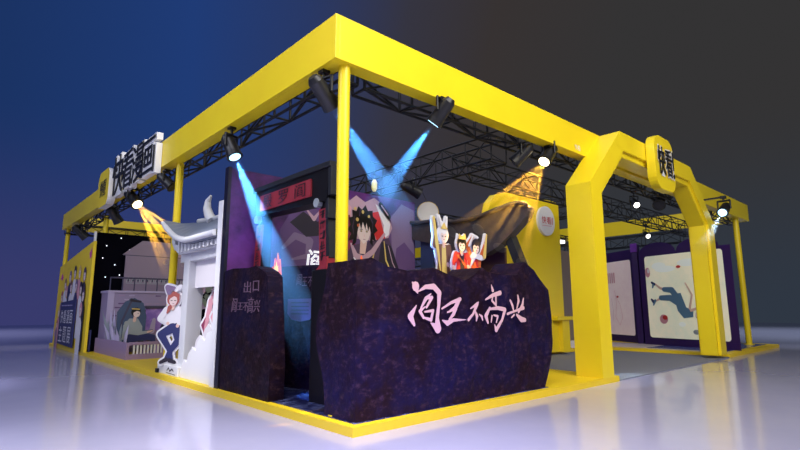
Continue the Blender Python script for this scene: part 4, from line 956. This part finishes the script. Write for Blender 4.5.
def spotlight(lens, aim, scale, hang, lensm, label):
    """moving-head spotlight: lens point, aim point, size; hang = z of the truss chord it hangs from"""
    lens = Vector(lens); d = (Vector(aim)-lens).normalized(); s_ = scale
    c = lens-d*.26*s_; side = d.cross(Vector((0, 0, 1))).normalized()
    rt = empty('stage_spotlight', tuple(c), label, 'spotlight', 'black stage spotlights')
    MB().tube(lens-d*.50*s_, lens-d*.12*s_, .13*s_, 'black', .15*s_, 16).tube(lens-d*.12*s_, lens, .15*s_, 'black', .17*s_, 16).tube(lens-d*.58*s_, lens-d*.50*s_, .08*s_, 'black', .13*s_, 16).build('head', rt)
    MB().tube(lens+d*.002, lens+d*.012, .12*s_, lensm, seg=20).build('lens', rt)
    topz_ = max(c.z+.32*s_, hang-.12); tp = Vector((c.x, c.y, topz_))
    for sg in (-1, 1): MB().path([c+side*.17*s_*sg, Vector((c.x, c.y, c.z+.26*s_))+side*.17*s_*sg], .025*s_, 'black').build('yoke_arm', rt)
    MB().path([Vector((c.x, c.y, c.z+.26*s_))-side*.18*s_, Vector((c.x, c.y, c.z+.26*s_))+side*.18*s_], .03*s_, 'black').build('yoke_bridge', rt)
    MB().tube((c.x, c.y, c.z+.24*s_), (c.x, c.y, hang+.02), .03*s_, 'black').build('hanging_pipe', rt)
    MB().box((c.x-.07*s_, c.y-.07*s_, hang-.05), (c.x+.07*s_, c.y+.07*s_, hang+.05), 'black').build('clamp', rt)
    return rt
def beam(lens, aim, L, r0, r1, hz, power, col, label, deg):
    lens = Vector(lens); d = (Vector(aim)-lens).normalized(); a = lens+d*.03
    hz = haze_mat(*hz, src=tuple(lens), L=L)
    rt = MB().tube(a, lens+d*L, r0, hz, r1, 24, True).build('light_beam_haze')
    tag(rt, label, 'light beam', None, 'stuff')
    spot(tuple(lens+d*.02), tuple(Vector(aim)), deg, power, col, .25, .03)
BLUE = (.10, .40, 1)
S1 = (0.37, 1.17, 5.15); A1 = (2.34, 1.6, 3.66)
spotlight(S1, A1, 1.05, 5.72, 'lens_b', 'lit blue-white spotlight nearest the corner pole, left of it')
beam(S1, A1, 3.3, .06, .36, HZ_B, 6000, BLUE, 'blue haze of the beam crossing the corner pole', 15)
S2 = (.20, 4.66, 5.02); A2 = (1.25, 2.3, .2)
spotlight(S2, A2, 1.05, 5.72, 'lens_b', 'lit blue-white spotlight above the purple wall edge on the left side')
beam(S2, A2, 5.0, .07, .50, HZ_B, 9500, BLUE, 'blue haze of the beam falling in front of the black gate', 14)
S3 = (2.49, .80, 5.28); A3 = (2.15, 1.9, 4.03)
spotlight(S3, A3, 1.0, 5.72, 'lens_b', 'lit blue-white spotlight on the right header beam, right of the corner pole')
beam(S3, A3, 2.4, .05, .28, HZ_B, 4600, BLUE, 'blue haze of the beam ending above the mural figure', 16)
S4 = (6.40, .80, 5.28); A4 = (4.7, 0.93, 3.38)
spotlight(S4, A4, 1.1, 5.72, 'lens_o', 'lit warm spotlight above the pavilion roof')
S5 = (.22, 12.09, 5.12); A5 = (0.9, 10.47, 3.53)
spotlight(S5, A5, 1.25, 5.72, 'lens_o', 'lit warm spotlight below the big letters on the left side')
S6 = (16.72, -0.16, 5.17); A6 = (13.27, -0.1, 3.1)
sp6 = spotlight(S6, A6, 1.2, 5.78, 'lens_b', 'lit blue-white spotlight right of the arch under the right header beam')
MB().box((sp6.location.x-.03, sp6.location.y-.05, 5.76), (sp6.location.x+.03, .62, 5.82), 'black').build('bracket_arm', sp6)
beam(S6, A6, 3.0, .06, .24, ('pale_beam_haze', (.98, .99, 1), .16), 3800, (.6, .8, 1), 'pale haze of the beam in front of the right arch leg', 10)
ORA = (1, .50, .05)
def fan(S, A, L, nb, spread, power, label):
    S = Vector(S); A = Vector(A); d = (A-S).normalized(); side = d.cross(f).normalized()
    mb = MB(); hz = haze_mat(*HZ_O, src=tuple(S), L=L)
    for i in range(nb):
        o_ = (i-(nb-1)/2)/((nb-1)/2)*spread; dd = (d+side*o_+f*.04*((-1)**i)).normalized()
        mb.tube(S+dd*.04, S+dd*L*(1-.12*(i % 2)), .018, hz, .045*L, 12, True)
        spot(tuple(S+dd*.03), tuple(S+dd*3), 5.5, power, ORA, .3, .02)
    tag(mb.build('light_beam_haze'), label, 'light beam', None, 'stuff')
fan(S4, A4, 3.4, 6, .26, 9500, 'warm striped haze fanning down over the pavilion roof')
fan(S5, A5, 3.0, 5, .24, 16000, 'warm striped haze fanning down onto the brick set')
# unlit and small spotlights along the trusses
for lens, aim, s_, hang, lm_, lab in [
    ((.6, 15.9, 5.05), (1.8, 16.2, 3.4), 1.2, 5.62, 'lens_off', 'unlit spotlight near the far left pole'),
    ((.58, 21.6, 5.05), (2.2, 21.5, 3.5), 1.3, 5.62, 'lens_off', 'unlit spotlight at the far left end of the left beam'),
    ((.3, 9.0, 5.15), (1.3, 7.8, 3.8), 1.0, 5.62, 'lens_off', 'unlit spotlight right of the big letters beside the yellow pole'),
    ((5.6, 4.35, 4.95), (7.2, 3.4, 4.0), 1.05, 5.25, 'lens_off', 'unlit spotlight hanging above the left end of the pavilion'),
    ((5.7, 1.2, 5.2), (5.1, 2.1, 4.2), 1.0, 5.60, 'lens_off', 'unlit spotlight left of the warm spotlight over the pavilion'),
    ((9.7, 1.2, 5.25), (8.6, 1.3, 4.1), 1.2, 5.60, 'lens_off', 'unlit spotlight inside the upper left corner of the arch'),
    ((12.6, 1.2, 5.1), (11.6, .1, 4.0), .8, 5.60, 'lens_w', 'lit white spotlight inside the arch below the badge'),
    ((14.5, 1.2, 5.35), (13.4, .9, 4.5), 1.3, 5.60, 'lens_off', 'unlit spotlight inside the arch right of the lit white one'),
    ((17.9, 3.0, 4.75), (16.5, 1.6, 3.6), .75, 5.25, 'lens_w', 'small lit white spotlight far inside, near the left arch leg'),
    ]:
    spotlight(lens, aim, s_, hang, lm_, lab)
hl = empty('hanging_lantern', (3.95, 4.4, 4.95), 'small glowing yellow lantern above the mural wall', 'lantern')
mb = MB(); mb.path([(3.95, 4.4, 4.78), (3.95, 4.4, 4.86), (3.95, 4.4, 5.02), (3.95, 4.4, 5.10)], [.04, .075, .075, .04], mat('lantern_glow', (.8, .7, .2), .5, emit=.35), 12); mb.build('shade', hl)
MB().tube((3.95, 4.4, 5.1), (3.95, 4.4, 5.56), .01, 'black').build('cord', hl)
MB().tube((3.8, 4.4, 5.56), (5.2, 4.4, 5.56), .02, 'black').build('carrier_pipe', hl)
